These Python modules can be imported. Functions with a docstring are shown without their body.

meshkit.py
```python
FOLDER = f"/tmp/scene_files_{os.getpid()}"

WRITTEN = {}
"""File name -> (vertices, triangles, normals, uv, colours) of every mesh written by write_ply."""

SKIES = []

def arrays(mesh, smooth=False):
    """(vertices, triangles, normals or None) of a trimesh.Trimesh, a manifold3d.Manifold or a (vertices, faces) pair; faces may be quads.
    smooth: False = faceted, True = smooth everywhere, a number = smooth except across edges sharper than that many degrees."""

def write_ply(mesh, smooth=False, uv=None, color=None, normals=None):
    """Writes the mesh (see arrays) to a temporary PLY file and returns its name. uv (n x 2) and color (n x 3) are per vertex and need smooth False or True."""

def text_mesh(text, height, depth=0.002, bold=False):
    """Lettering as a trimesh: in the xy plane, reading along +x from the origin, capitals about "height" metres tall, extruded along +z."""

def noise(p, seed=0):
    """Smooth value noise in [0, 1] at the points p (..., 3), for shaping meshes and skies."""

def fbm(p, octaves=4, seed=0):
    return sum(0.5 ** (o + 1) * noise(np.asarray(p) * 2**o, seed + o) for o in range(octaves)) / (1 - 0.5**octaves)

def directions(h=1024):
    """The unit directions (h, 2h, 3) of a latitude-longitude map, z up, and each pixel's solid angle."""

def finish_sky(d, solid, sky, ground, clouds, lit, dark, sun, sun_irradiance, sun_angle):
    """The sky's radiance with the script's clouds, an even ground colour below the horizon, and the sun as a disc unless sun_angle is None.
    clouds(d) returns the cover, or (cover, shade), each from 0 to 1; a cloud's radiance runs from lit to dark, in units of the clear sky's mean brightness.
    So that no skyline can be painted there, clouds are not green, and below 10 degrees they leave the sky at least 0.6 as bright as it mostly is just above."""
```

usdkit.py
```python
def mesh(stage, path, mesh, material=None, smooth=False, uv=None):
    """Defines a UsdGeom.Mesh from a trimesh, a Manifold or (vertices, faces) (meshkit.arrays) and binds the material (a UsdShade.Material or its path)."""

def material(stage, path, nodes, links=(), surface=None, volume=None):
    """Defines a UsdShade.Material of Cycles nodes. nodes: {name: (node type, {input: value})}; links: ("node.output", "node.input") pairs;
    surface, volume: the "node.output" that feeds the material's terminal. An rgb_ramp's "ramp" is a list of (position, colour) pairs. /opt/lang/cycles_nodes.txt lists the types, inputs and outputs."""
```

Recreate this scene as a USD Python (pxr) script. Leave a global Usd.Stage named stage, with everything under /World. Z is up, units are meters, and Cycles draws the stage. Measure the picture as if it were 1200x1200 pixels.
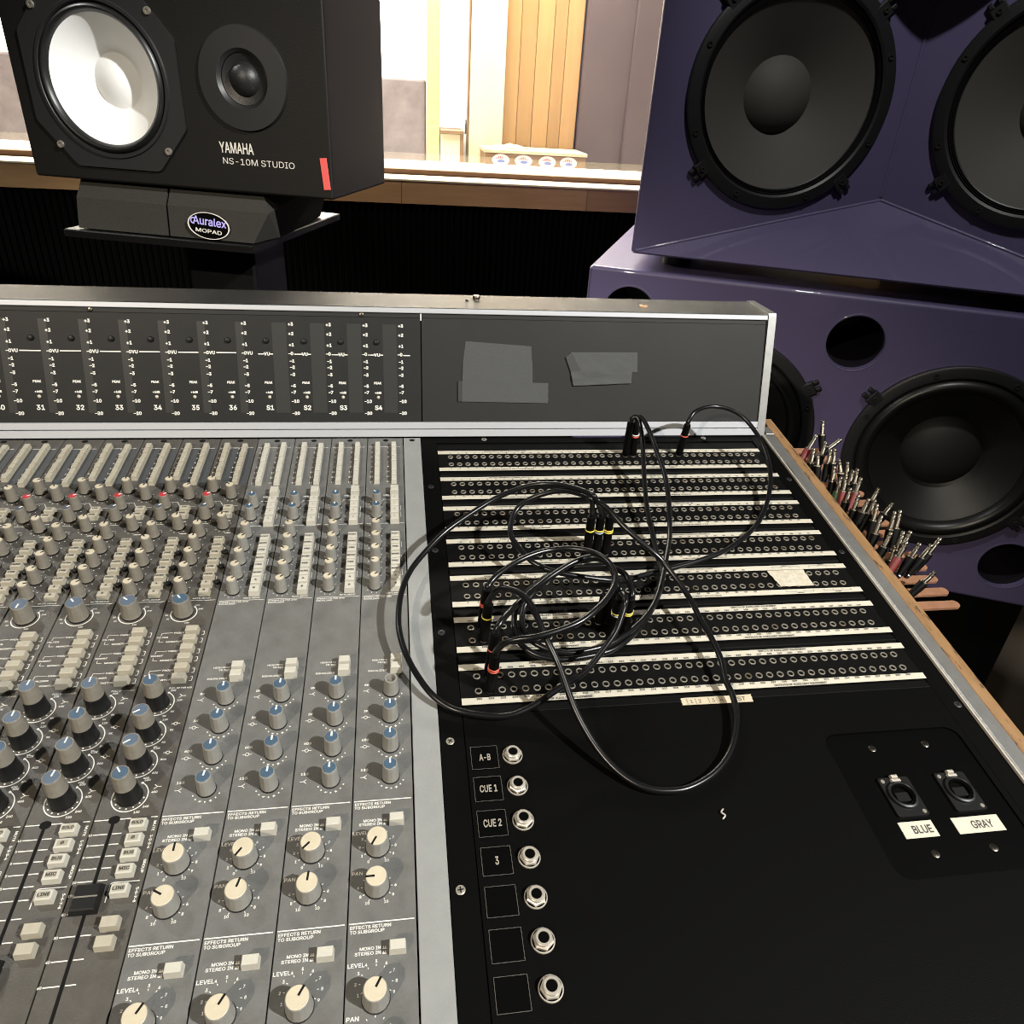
import math, random, glob
import numpy as np, trimesh, manifold3d as mf
import meshkit, usdkit
from pxr import Usd, UsdGeom, UsdLux, UsdShade, Gf, Sdf, Vt

stage = Usd.Stage.CreateInMemory()
UsdGeom.SetStageUpAxis(stage, 'Z')
UsdGeom.SetStageMetersPerUnit(stage, 1.0)
stage.SetDefaultPrim(UsdGeom.Xform.Define(stage, '/World').GetPrim())
UsdGeom.Scope.Define(stage, '/World/Looks')
RNG = random.Random(7)
Z0 = 0.95                      # height of the console surface at its rear edge
TILT = 0.13                    # the console surface leans towards the operator

# ------------------------------------------------------------------ camera
FPX = 872.0
right = np.array([0.98866371, -0.13899376, 0.05678729])
down = np.array([-0.0198037, -0.49562171, -0.8683127])
fwd = np.array([0.14883506, 0.85734466, -0.49275579])
eye = np.array([-0.04103331, -0.72916576, 0.34199793 + Z0])
cam = UsdGeom.Camera.Define(stage, '/World/camera')
cam.CreateHorizontalApertureAttr(36.0)
cam.CreateVerticalApertureAttr(36.0)
cam.CreateFocalLengthAttr(FPX / 1200 * 36.0)
cam.CreateClippingRangeAttr(Gf.Vec2f(0.02, 100))
cam.CreateExposureAttr(1.95)
cm = np.eye(4)
cm[0, :3], cm[1, :3], cm[2, :3], cm[3, :3] = right, -down, -fwd, eye
cam.AddTransformOp().Set(Gf.Matrix4d(*cm.ravel().tolist()))

# ------------------------------------------------------------------ lights (ceiling lamps of the control room and the live room, plus an added rail fill)
LK = 1.0
def aim(pos, at):
    """rotation that turns a light's -z axis towards a point"""
    z = np.array(pos, float) - np.array(at, float); z /= np.linalg.norm(z)
    x = np.cross([0, 1.0, 0] if abs(z[2]) > .95 else [0, 0, 1.0], z); x /= np.linalg.norm(x)
    m = np.eye(4); m[0, :3], m[1, :3], m[2, :3], m[3, :3] = x, np.cross(z, x), z, pos
    return Gf.Matrix4d(*m.ravel().tolist())
def spot_light(name, pos, at, radius, power, col, cone, soft):
    """a recessed ceiling spot (also the added rail fill): a small disc of light behind a cut-off ring"""
    l = UsdLux.SphereLight.Define(stage, '/World/' + name)
    l.AddTransformOp().Set(aim(pos, at))
    l.CreateRadiusAttr(radius); l.CreateIntensityAttr(power * LK); l.CreateColorAttr(Gf.Vec3f(*col)); l.CreateNormalizeAttr(True)
    sh = UsdLux.ShapingAPI.Apply(l.GetPrim()); sh.CreateShapingConeAngleAttr(cone); sh.CreateShapingConeSoftnessAttr(soft)
def sphere_light(name, pos, radius, power, col):
    l = UsdLux.SphereLight.Define(stage, '/World/' + name)
    l.AddTranslateOp().Set(Gf.Vec3d(*pos))
    l.CreateRadiusAttr(radius); l.CreateIntensityAttr(power * LK); l.CreateColorAttr(Gf.Vec3f(*col)); l.CreateNormalizeAttr(True)
def rect_light(name, pos, w, h, power, col):
    l = UsdLux.RectLight.Define(stage, '/World/' + name)
    l.AddTranslateOp().Set(Gf.Vec3d(*pos))
    l.CreateWidthAttr(w); l.CreateHeightAttr(h); l.CreateIntensityAttr(power * LK); l.CreateColorAttr(Gf.Vec3f(*col)); l.CreateNormalizeAttr(True)
WARM, NEUT = (1.0, 0.88, 0.70), (1.0, 1.0, 0.96)
DESK = (-.05, -.25, .9)
spot_light('lamp_light', (1.33, -1.45, 2.5), DESK, .03, 36.0, NEUT, 24, .4)
spot_light('lamp_light_001', (-1.42, -2.25, 2.5), (-.35, -.42, .9), .03, 21.0, WARM, 18, .6)
spot_light('lamp_light_002', (-1.35, .62, 2.5), DESK, .03, 3.0, NEUT, 30, .5)
spot_light('lamp_light_003', (.50, -.35, 2.65), (.95, .55, 1.35), .05, 4.2, NEUT, 24, .6)
spot_light('lamp_light_004', (-.45, .1, 2.65), (-.15, 1.48, 1.0), .04, 5.6, WARM, 22, .6)  # added fill that brightens the wooden rail, not a lamp of the room
rect_light('live_room_light', (-.1, 2.75, 2.8), 2.6, .4, 38.0, (1.0, .95, .85))

# ------------------------------------------------------------------ materials
MATS = {}
def mat(name, col, rough=.5, metal=0.0, var=None, bump=None, spec=.5, coat=0.0, speck=None, stretch=None, emit=None, trans=None):
    """var=(scale, amount, colour2), bump=(scale, strength), speck=(scale, threshold, colour): dust or wear of its own shape"""
    n = {'p': ('principled_bsdf', dict(base_color=col, roughness=rough, metallic=metal, specular_ior_level=spec, coat_weight=coat)),
         'tc': ('texture_coordinate', {})}
    L, src = [], 'tc.object'
    if stretch:
        n['mp'] = ('mapping', dict(scale=stretch)); L.append(('tc.object', 'mp.vector')); src = 'mp.vector'
    last = None
    if var:
        n['n1'] = ('noise_texture', dict(scale=var[0], detail=5.0, roughness=.6)); L.append((src, 'n1.vector'))
        a = var[1]
        n['r1'] = ('rgb_ramp', dict(ramp=[(.5 - a, (0, 0, 0)), (.5 + a, (1, 1, 1))])); L.append(('n1.fac', 'r1.fac'))
        n['m1'] = ('mix_color', dict(a=col, b=var[2])); L.append(('r1.color', 'm1.fac')); last = 'm1.result'
    if speck:
        n['n2'] = ('noise_texture', dict(scale=speck[0], detail=3.0, roughness=.7)); L.append((src, 'n2.vector'))
        n['r2'] = ('rgb_ramp', dict(ramp=[(speck[1], (0, 0, 0)), (min(speck[1] + .03, 1), (1, 1, 1))])); L.append(('n2.fac', 'r2.fac'))
        n['m2'] = ('mix_color', dict(a=col, b=speck[2])); L.append(('r2.color', 'm2.fac'))
        if last: L.append((last, 'm2.a'))
        last = 'm2.result'
    if last: L.append((last, 'p.base_color'))
    if bump:
        n['n3'] = ('noise_texture', dict(scale=bump[0], detail=3.0)); L.append((src, 'n3.vector'))
        n['b'] = ('bump', dict(strength=bump[1], distance=.001)); L += [('n3.fac', 'b.height'), ('b.normal', 'p.normal')]
    if emit:
        n['p'][1].update(emission_color=emit[0], emission_strength=emit[1])
    MATS[name] = usdkit.material(stage, '/World/Looks/' + name, n, L, surface='p.BSDF')
    return MATS[name]
mat('strip_grey', (.130, .130, .125), .42, var=(55, .25, (.088, .086, .081)), bump=(900, .25), speck=(260, .74, (.20, .19, .175)))
mat('strip_brown_grey', (.078, .072, .063), .42, var=(70, .28, (.048, .043, .037)), bump=(900, .25), speck=(260, .74, (.14, .125, .105)))
mat('blank_grey', (.225, .23, .225), .42, var=(50, .3, (.19, .193, .19)), bump=(900, .2))
mat('slate_print', (.040, .044, .050), .5, var=(90, .3, (.052, .055, .058)))
mat('chassis_black', (.004, .004, .004), .7, spec=.15)
mat('white_print', (.66, .64, .585), .6)
mat('dark_print', (.03, .028, .025), .6)
mat('button_window', (.27, .25, .20), .5)
mat('cream_button', (.35, .325, .265), .5, var=(160, .3, (.29, .262, .20)))
mat('white_button', (.43, .415, .365), .5, var=(160, .3, (.38, .36, .305)))
mat('knob_grey', (.185, .17, .143), .45, var=(220, .3, (.135, .12, .096)))
mat('knob_cream', (.47, .42, .32), .45, var=(160, .3, (.40, .35, .255)))
mat('knob_light', (.22, .213, .194), .42, var=(160, .3, (.175, .168, .15)))
mat('cap_blue', (.040, .074, .115), .5)
mat('cap_blue_pale', (.066, .094, .135), .5)
mat('cap_slate', (.055, .065, .08), .5)
mat('cap_red', (.36, .026, .032), .4)
mat('pointer_white', (.62, .62, .60), .5)
mat('black_plastic', (.005, .005, .005), .45, spec=.3)
mat('black_rubber', (.012, .012, .012), .55)
mat('panel_black', (.0012, .0012, .0011), .6, bump=(1500, .2), speck=(420, .775, (.05, .047, .042)), spec=.05)
mat('bay_black', (.0020, .0020, .0020), .6, bump=(1500, .25), speck=(300, .77, (.05, .046, .042)), spec=.08)
mat('meter_black', (.0115, .0115, .0115), .5, var=(40, .3, (.015, .015, .015)), spec=.22)
mat('meter_panel', (.0165, .0165, .016), .5, var=(12, .3, (.021, .021, .0205)), spec=.2)
mat('meter_window', (.026, .026, .025), .4, spec=.3)
mat('bridge_top', (.012, .012, .012), .2, bump=(1500, 1.0), spec=1.0, speck=(900, .60, (.10, .10, .095)))
mat('silver_trim', (.43, .44, .465), .42, metal=.3, var=(300, .3, (.37, .38, .405)), stretch=(1, 40, 40))
mat('aluminium', (.42, .415, .40), .42, metal=.85, var=(90, .3, (.33, .325, .31)))
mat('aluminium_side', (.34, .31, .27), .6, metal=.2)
mat('label_cream', (.45, .425, .36), .55, var=(25, .3, (.385, .35, .28)), speck=(60, .74, (.20, .155, .10)))
mat('nickel', (.17, .15, .12), .32, metal=1.0)
mat('nickel_dull', (.33, .305, .26), .42, metal=.65)
mat('jack_metal', (.50, .46, .395), .36, metal=.55)
mat('plate_rim', (.085, .08, .07), .4)
mat('chrome', (.75, .73, .70), .16, metal=1.0)
mat('brass', (.34, .29, .22), .42, metal=.9)
mat('copper', (.27, .135, .078), .5, metal=.2, var=(120, .3, (.20, .095, .052)), speck=(90, .66, (.07, .036, .022)))
mat('wood_edge', (.235, .135, .06), .55, var=(26, .3, (.15, .078, .03)), stretch=(6, 1, 6), speck=(45, .60, (.06, .032, .015)))
mat('wood_rail', (.44, .27, .13), .5, var=(9, .3, (.35, .20, .09)), stretch=(1, 8, 10))
mat('wood_rail_shaded', (.36, .21, .098), .5, var=(9, .3, (.28, .155, .068)), stretch=(1, 8, 10))  # same wood darkened, the shadow on the right length put into its colour
mat('lid_pale', (.30, .24, .155), .5)
mat('wood_pale', (.66, .57, .42), .4, var=(9, .3, (.60, .51, .36)), stretch=(1, 8, 10))
mat('wood_groove', (.14, .065, .032), .5)
mat('purple_paint', (.112, .094, .192), .42, bump=(420, .35), spec=.4, coat=.5)
mat('purple_top', (.115, .098, .125), .5, var=(14, .3, (.085, .07, .095)), bump=(420, .4))
mat('port_black', (.012, .010, .015), .5)
mat('cone_grey', (.082, .078, .070), .6, bump=(900, .6), spec=.3)
mat('cone_black', (.012, .012, .0125), .42, bump=(700, .3))
mat('dust_cap_black', (.016, .016, .017), .6, spec=.35)
mat('surround_black', (.010, .010, .010), .36)
mat('frame_black', (.014, .014, .015), .45)
mat('screw_black', (.05, .048, .045), .35, metal=.6)
mat('speaker_black', (.006, .0055, .005), .5, bump=(600, .2), spec=.3)
mat('cone_white', (.86, .86, .85), .55)
mat('logo_white', (.66, .63, .58), .5)
mat('logo_violet', (.42, .38, .85), .5)
mat('tape_red', (.66, .095, .085), .5)
mat('foam_grey', (.040, .038, .035), .95, bump=(1600, 1.0), speck=(700, .70, (.13, .125, .11)), spec=.1)
mat('stand_black', (.003, .003, .003), .45, spec=.2)
mat('gaffer_tape', (.050, .052, .052), .62, bump=(2200, .5), speck=(1400, .66, (.085, .085, .083)), spec=.3)
mat('gaffer_edge', (.016, .016, .016), .6)
mat('cable_black', (.004, .004, .0045), .27, spec=.38)
mat('boot_black', (.0012, .0012, .0012), .5, spec=.10)
mat('boot_red', (.115, .010, .011), .5)
mat('boot_green', (.020, .075, .030), .5)
mat('ring_yellow', (.75, .60, .10), .4)
mat('ring_white', (.75, .75, .72), .4)
mat('ring_red', (.62, .10, .06), .4)
mat('ring_blue', (.40, .48, .58), .4)
mat('paper_stained', (.44, .415, .35), .7, var=(220, .22, (.33, .28, .20)), speck=(420, .64, (.20, .16, .11)))
mat('masking_tape', (.46, .40, .30), .6, var=(150, .3, (.37, .31, .215)))
mat('label_tape', (.43, .40, .33), .5)
mat('label_black', (.0012, .0012, .0012), .45, spec=.05)
mat('label_print', (.24, .215, .175), .5)
mat('rib_black', (.0022, .0022, .0021), .9, spec=.05)
mat('wall_dark', (.055, .048, .042), .8)
mat('floor_dark', (.05, .04, .032), .5)
mat('ceiling_grey', (.12, .11, .10), .9)
mat('live_wall', (.86, .84, .80), .8)
mat('mauve_fabric', (.08, .064, .068), .9, var=(16, .3, (.135, .115, .115)))
mat('mauve_dark', (.030, .019, .018), .6, var=(3, .3, (.042, .028, .026)))
mat('plank', (.24, .14, .052), .5, var=(6, .3, (.19, .105, .036)), stretch=(8, 8, 1))
mat('plank_dark', (.205, .118, .042), .5, var=(6, .3, (.165, .09, .03)), stretch=(8, 8, 1))
mat('door_cream', (.37, .32, .21), .5)
mat('case_brown', (.13, .072, .032), .5, var=(8, .3, (.10, .052, .02)), stretch=(1, 8, 8))
mat('emblem_white', (.50, .40, .39), .5)
mat('emblem_red', (.36, .05, .065), .5)
mat('emblem_blue', (.035, .065, .22), .5)
mat('brown_cork', (.36, .22, .12), .6)
def glass_mat():
    n = {'t': ('transparent_bsdf', dict(color=(.97, .97, .95))), 'g': ('glossy_bsdf', dict(color=(1, 1, 1), roughness=.02)), 'm': ('mix_closure', dict(fac=.045))}
    MATS['window_glass'] = usdkit.material(stage, '/World/Looks/window_glass', n, [('t.BSDF', 'm.closure1'), ('g.BSDF', 'm.closure2')], surface='m.closure')
glass_mat()

# ------------------------------------------------------------------ scene graph helpers
USED = {}
def numbered(parent, name):
    k = (parent, name); c = USED.get(k, 0); USED[k] = c + 1
    return name if c == 0 else '%s_%03d' % (name, c)
def T(x=0, y=0, z=0):
    m = np.eye(4); m[:3, 3] = (x, y, z); return m
def RX(a):
    c, s = math.cos(a), math.sin(a); m = np.eye(4); m[1:3, 1:3] = [[c, -s], [s, c]]; return m
def RY(a):
    c, s = math.cos(a), math.sin(a); m = np.eye(4); m[0, 0] = c; m[0, 2] = s; m[2, 0] = -s; m[2, 2] = c; return m
def RZ(a):
    c, s = math.cos(a), math.sin(a); m = np.eye(4); m[:2, :2] = [[c, -s], [s, c]]; return m
def SC(s):
    m = np.eye(4); m[0, 0] = m[1, 1] = m[2, 2] = s; return m
CONS = T(0, 0, Z0) @ RX(TILT)          # console frame: x right, y back, z off the sloping surface
def say(prim, label=None, cat=None, group=None, kind=None):
    for k, v in (('label', label), ('category', cat), ('group', group), ('kind', kind)):
        if v: prim.SetCustomDataByKey(k, v)
def thing(name, label, cat, M=None, group=None, kind=None):
    p = '/World/' + numbered('/World', name)
    x = UsdGeom.Xform.Define(stage, p)
    if M is not None:
        x.AddTransformOp().Set(Gf.Matrix4d(*np.asarray(M).T.ravel().tolist()))
    say(x.GetPrim(), label, cat, group, kind)
    return p
class Shape:
    """arrays ready to be written: vertices, triangles, normals"""
    def __init__(s, v, f, n=None): s.v, s.f, s.n = v, f, n
def shape(m, smooth=None):
    if isinstance(m, Shape): return m
    if isinstance(m, MB): m = m.mesh()
    return Shape(*meshkit.arrays(m, smooth))
def put(parent, name, m, material, M=None, label=None, kind=None, smooth=None, u=.001, cat=None, group=None):
    """one Mesh prim under parent; M moves the mesh (in its own unit) first; u scales its unit to metres"""
    s = shape(m, smooth)
    v, n = s.v, s.n
    if M is not None:
        v = v @ M[:3, :3].T + M[:3, 3]
        if n is not None: n = n @ M[:3, :3].T
    path = parent + '/' + numbered(parent, name)
    g = UsdGeom.Mesh.Define(stage, path)
    g.CreatePointsAttr(Vt.Vec3fArray.FromNumpy(np.ascontiguousarray(v * u, np.float32)))
    g.CreateFaceVertexCountsAttr(Vt.IntArray.FromNumpy(np.full(len(s.f), 3, np.int32)))
    g.CreateFaceVertexIndicesAttr(Vt.IntArray.FromNumpy(np.ascontiguousarray(s.f, np.int32).ravel()))
    g.CreateSubdivisionSchemeAttr('none')
    if n is not None:
        n = n / np.maximum(np.linalg.norm(n, axis=1, keepdims=True), 1e-12)
        g.CreateNormalsAttr(Vt.Vec3fArray.FromNumpy(np.ascontiguousarray(n, np.float32))); g.SetNormalsInterpolation('vertex')
    UsdShade.MaterialBindingAPI.Apply(g.GetPrim()).Bind(MATS[material])
    say(g.GetPrim(), label, cat, group, kind)
    return path

# ------------------------------------------------------------------ mesh helpers
class MB:
    def __init__(s): s.V, s.F, s.k = [], [], 0
    def add(s, v, f, M=None):
        v = np.asarray(v, float); f = np.asarray(f, int)
        if f.shape[1] == 4: f = np.vstack([f[:, [0, 1, 2]], f[:, [0, 2, 3]]])
        if M is not None: v = v @ M[:3, :3].T + M[:3, 3]
        s.V.append(v); s.F.append(f + s.k); s.k += len(v); return s
    def tm(s, m, M=None): return s.add(m.vertices, m.faces, M)
    def box(s, x0, x1, y0, y1, z0, z1, M=None, ch=0.0, top=0.0):
        """a box; ch chamfers its four top edges, top insets the top face (a frustum)"""
        rings = [(0, z0), (top, z1 - ch)] if ch else [(0, z0), (top, z1)]
        if ch: rings.append((top + ch, z1))
        v = []
        for i, z in rings:
            v += [(x0 + i, y0 + i, z), (x1 - i, y0 + i, z), (x1 - i, y1 - i, z), (x0 + i, y1 - i, z)]
        f = [(3, 2, 1, 0)]
        for r in range(len(rings) - 1):
            a, b = 4 * r, 4 * r + 4
            f += [(a + i, a + (i + 1) % 4, b + (i + 1) % 4, b + i) for i in range(4)]
        e = 4 * (len(rings) - 1); f.append((e, e + 1, e + 2, e + 3))
        return s.add(v, f, M)
    def lathe(s, prof, n=24, M=None, mod=None):
        """profile [(r, z)] turned about z; r=0 ends close it; mod(k, r, z) may vary the radius"""
        v, f = [], []; idx = []
        for r, z in prof:
            if r <= 1e-9: idx.append([len(v)]); v.append((0, 0, z)); continue
            ring = []
            for k in range(n):
                a = 2 * math.pi * k / n; rr = mod(k, r, z) if mod else r
                ring.append(len(v)); v.append((rr * math.cos(a), rr * math.sin(a), z))
            idx.append(ring)
        for A, B in zip(idx, idx[1:]):
            if len(A) == 1 and len(B) == 1: continue
            for k in range(n):
                k2 = (k + 1) % n
                if len(A) == 1: f.append((A[0], B[k2], B[k]))
                elif len(B) == 1: f.append((A[k], A[k2], B[0]))
                else: f += [(A[k], A[k2], B[k2]), (A[k], B[k2], B[k])]
        f = np.asarray(f)
        # outward orientation whichever way the profile runs
        vv = np.asarray(v); c = np.cross(vv[f[:, 1]] - vv[f[:, 0]], vv[f[:, 2]] - vv[f[:, 0]])
        if (c * vv[f[:, 0]]).sum() < 0: f = f[:, ::-1]
        return s.add(vv, f, M)
    def quad(s, pts, M=None): return s.add(pts, [(0, 1, 2, 3)], M)
    def prism(s, poly, z0, z1, M=None):
        from shapely.geometry import Polygon
        return s.tm(trimesh.creation.extrude_polygon(poly if hasattr(poly, 'exterior') else Polygon(poly), z1 - z0, engine='earcut'), (M if M is not None else np.eye(4)) @ T(0, 0, z0))
    def tube(s, path, r, sides=10, caps=True):
        p = np.asarray(path, float); r = np.broadcast_to(r, (len(p),))
        t = np.gradient(p, axis=0); t /= np.linalg.norm(t, axis=1, keepdims=True) + 1e-12
        a = np.zeros_like(p); w = np.array([0, 0, 1.0]) if abs(t[0, 2]) < .9 else np.array([1.0, 0, 0])
        for i in range(len(p)):
            w = w - t[i] * (w @ t[i]); w /= np.linalg.norm(w) + 1e-12; a[i] = w
        b = np.cross(t, a); an = np.arange(sides) * 2 * np.pi / sides
        v = (p[:, None] + r[:, None, None] * (np.cos(an)[None, :, None] * a[:, None] + np.sin(an)[None, :, None] * b[:, None])).reshape(-1, 3)
        f = []
        for i in range(len(p) - 1):
            for k in range(sides):
                k2 = (k + 1) % sides; A = i * sides
                f += [(A + k, A + k2, A + sides + k2), (A + k, A + sides + k2, A + sides + k)]
        if caps:
            n = len(v); v = np.vstack([v, p[0], p[-1]]); e = (len(p) - 1) * sides
            for k in range(sides):
                k2 = (k + 1) % sides; f += [(n, k2, k), (n + 1, e + k, e + k2)]
        return s.add(v, np.asarray(f))
    def mesh(s): return trimesh.Trimesh(np.vstack(s.V), np.vstack(s.F), process=False)
def spline(pts, n=8):
    """Catmull-Rom through the points"""
    p = np.asarray(pts, float); q = np.vstack([2 * p[0] - p[1], p, 2 * p[-1] - p[-2]]); out = []
    for i in range(1, len(q) - 2):
        a, b, c, d = q[i - 1], q[i], q[i + 1], q[i + 2]
        for t in np.linspace(0, 1, n, endpoint=False):
            out.append(.5 * (2 * b + (c - a) * t + (2 * a - 5 * b + 4 * c - d) * t * t + (3 * b - a - 3 * c + d) * t ** 3))
    out.append(p[-1]); return np.array(out)
def rounded(x0, x1, y0, y1, z0, z1, r, seg=16):
    sp = mf.Manifold.sphere(r, seg)
    return mf.Manifold.batch_hull([sp.translate((x, y, z)) for x in (x0 + r, x1 - r) for y in (y0 + r, y1 - r) for z in (z0 + r, z1 - r)])

# flat lettering: each glyph is traced once from the font, then set along a line
from PIL import Image, ImageDraw, ImageFont
from shapely import affinity, box as sbox, union_all
FONT = glob.glob('/opt/blender-*/*/datafiles/fonts/Inter.woff2')[0]
GL, FT = {}, {}
def glyph(ch, px, bold):
    k = (ch, px, bold)
    if k in GL: return GL[k]
    font = FT.setdefault(px, ImageFont.truetype(FONT, px))
    adv = font.getlength(ch) / (px * .727)
    if ch == ' ': GL[k] = (None, None, adv); return GL[k]
    st = max(1, px // 32) * bold
    x0, y0, x1, y1 = font.getbbox(ch, anchor='ls', stroke_width=st)
    im = Image.new('L', (x1 - x0 + 8, y1 - y0 + 8))
    ImageDraw.Draw(im).text((4 - x0, 4 - y0), ch, 255, font, anchor='ls', stroke_width=st)
    on = np.pad(np.asarray(im) > 127, ((0, 0), (1, 1))).astype(np.int8)
    rows, st_ = np.nonzero(np.diff(on, axis=1) == 1); en = np.nonzero(np.diff(on, axis=1) == -1)[1]
    shp = union_all(sbox(st_, -rows - 1, en, -rows)).buffer(.5).buffer(-.5).simplify(.75)
    s = 1 / (px * .727)
    shp = affinity.affine_transform(shp, [s, 0, 0, s, (x0 - 4) * s, (4 - y0) * s])
    V, F, n = [], [], 0
    for g in getattr(shp, 'geoms', [shp]):
        v, f = trimesh.creation.triangulate_polygon(g, engine='earcut'); V.append(v); F.append(f + n); n += len(v)
    GL[k] = (np.vstack(V), np.vstack(F), adv); return GL[k]
def text(mb, s, x, y, h, z=.15, align='l', px=40, bold=0, cond=1.0, M=None, rot=0.0):
    """letters of cap height h at (x, y) on the plane z"""
    w = sum(glyph(c, px, bold)[2] for c in s) * h * cond
    o = {'l': 0, 'c': -w / 2, 'r': -w}[align]
    c_, s_ = math.cos(rot), math.sin(rot)
    for c in s:
        v, f, adv = glyph(c, px, bold)
        if v is not None:
            q = np.zeros((len(v), 3)); a = v[:, 0] * h * cond + o; b = v[:, 1] * h
            q[:, 0] = x + a * c_ - b * s_; q[:, 1] = y + a * s_ + b * c_; q[:, 2] = z
            cr = np.cross(q[f[0, 1]] - q[f[0, 0]], q[f[0, 2]] - q[f[0, 0]])
            mb.add(q, f if cr[2] > 0 else f[:, ::-1], M)
        o += adv * h * cond
    return w
def line(mb, x0, y0, x1, y1, w=.3, z=.12):
    d = np.array([x1 - x0, y1 - y0]); d = d / (np.linalg.norm(d) + 1e-9); n = np.array([-d[1], d[0]]) * w / 2
    mb.quad([(x0 - n[0], y0 - n[1], z), (x1 - n[0], y1 - n[1], z), (x1 + n[0], y1 + n[1], z), (x0 + n[0], y0 + n[1], z)])
def arc(mb, cx, cy, r, a0, a1, w=.4, n=20, z=.12):
    an = np.radians(np.linspace(a0, a1, n + 1))
    v = [(cx + (r + e) * math.cos(a), cy + (r + e) * math.sin(a), z) for a in an for e in (-w / 2, w / 2)]
    f = []
    for i in range(n): f += [(2 * i, 2 * i + 1, 2 * i + 3), (2 * i, 2 * i + 3, 2 * i + 2)] if a1 > a0 else [(2 * i, 2 * i + 3, 2 * i + 1), (2 * i, 2 * i + 2, 2 * i + 3)]
    mb.add(v, f)
def dot(mb, x, y, r, z=.12, n=10):
    mb.lathe([(r, z - .1), (r, z), (0, z)], n, T(x, y, 0))
# ================================================================== the control room
def struct(name, m, material, u=1.0, smooth=None):
    return put('/World', name, m, material, u=u, smooth=smooth, kind='structure')
def slab(*a, **k): return MB().box(*a, **k)
struct('floor', slab(-3.2, 3.0, -3.4, 1.5, -.05, 0), 'floor_dark')
struct('ceiling', slab(-3.2, 3.0, -3.4, 1.5, 2.8, 2.85), 'ceiling_grey')
struct('wall_left', slab(-3.3, -3.2, -3.4, 1.5, 0, 2.8), 'wall_dark')
struct('wall_right', slab(3.0, 3.1, -3.4, 1.5, 0, 2.8), 'wall_dark')
struct('wall_front', slab(-3.2, 3.0, -3.5, -3.4, 0, 2.8), 'wall_dark')
WX0, WX1, WZ1 = -1.9, 1.55, 2.25
w = MB(); zs = Z0 + .05
w.box(-3.2, 3.0, 1.5, 1.6, 0, zs); w.box(-3.2, WX0, 1.5, 1.6, zs, 2.8); w.box(WX1, 3.0, 1.5, 1.6, zs, 2.8); w.box(WX0, WX1, 1.5, 1.6, WZ1, 2.8)
struct('wall_back', w, 'wall_dark')
# black pleated cloth on the wall below the window
rb = MB(); x = -1.9
prof = []
while x < 1.6:
    prof += [(x, 1.498), (x + .004, 1.486), (x + .010, 1.486), (x + .014, 1.498)]; x += .0175
V = [(a, b, z) for z in (.05, Z0 + .0535) for a, b in prof]; n = len(prof)
rb.add(V, [(i, i + 1, n + i + 1, n + i) for i in range(n - 1)])
pc = put('/World', 'pleated_wall_cloth', rb, 'rib_black', u=1.0, cat='wall cloth', label='black pleated cloth on the wall below the wooden window rail')
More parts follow.
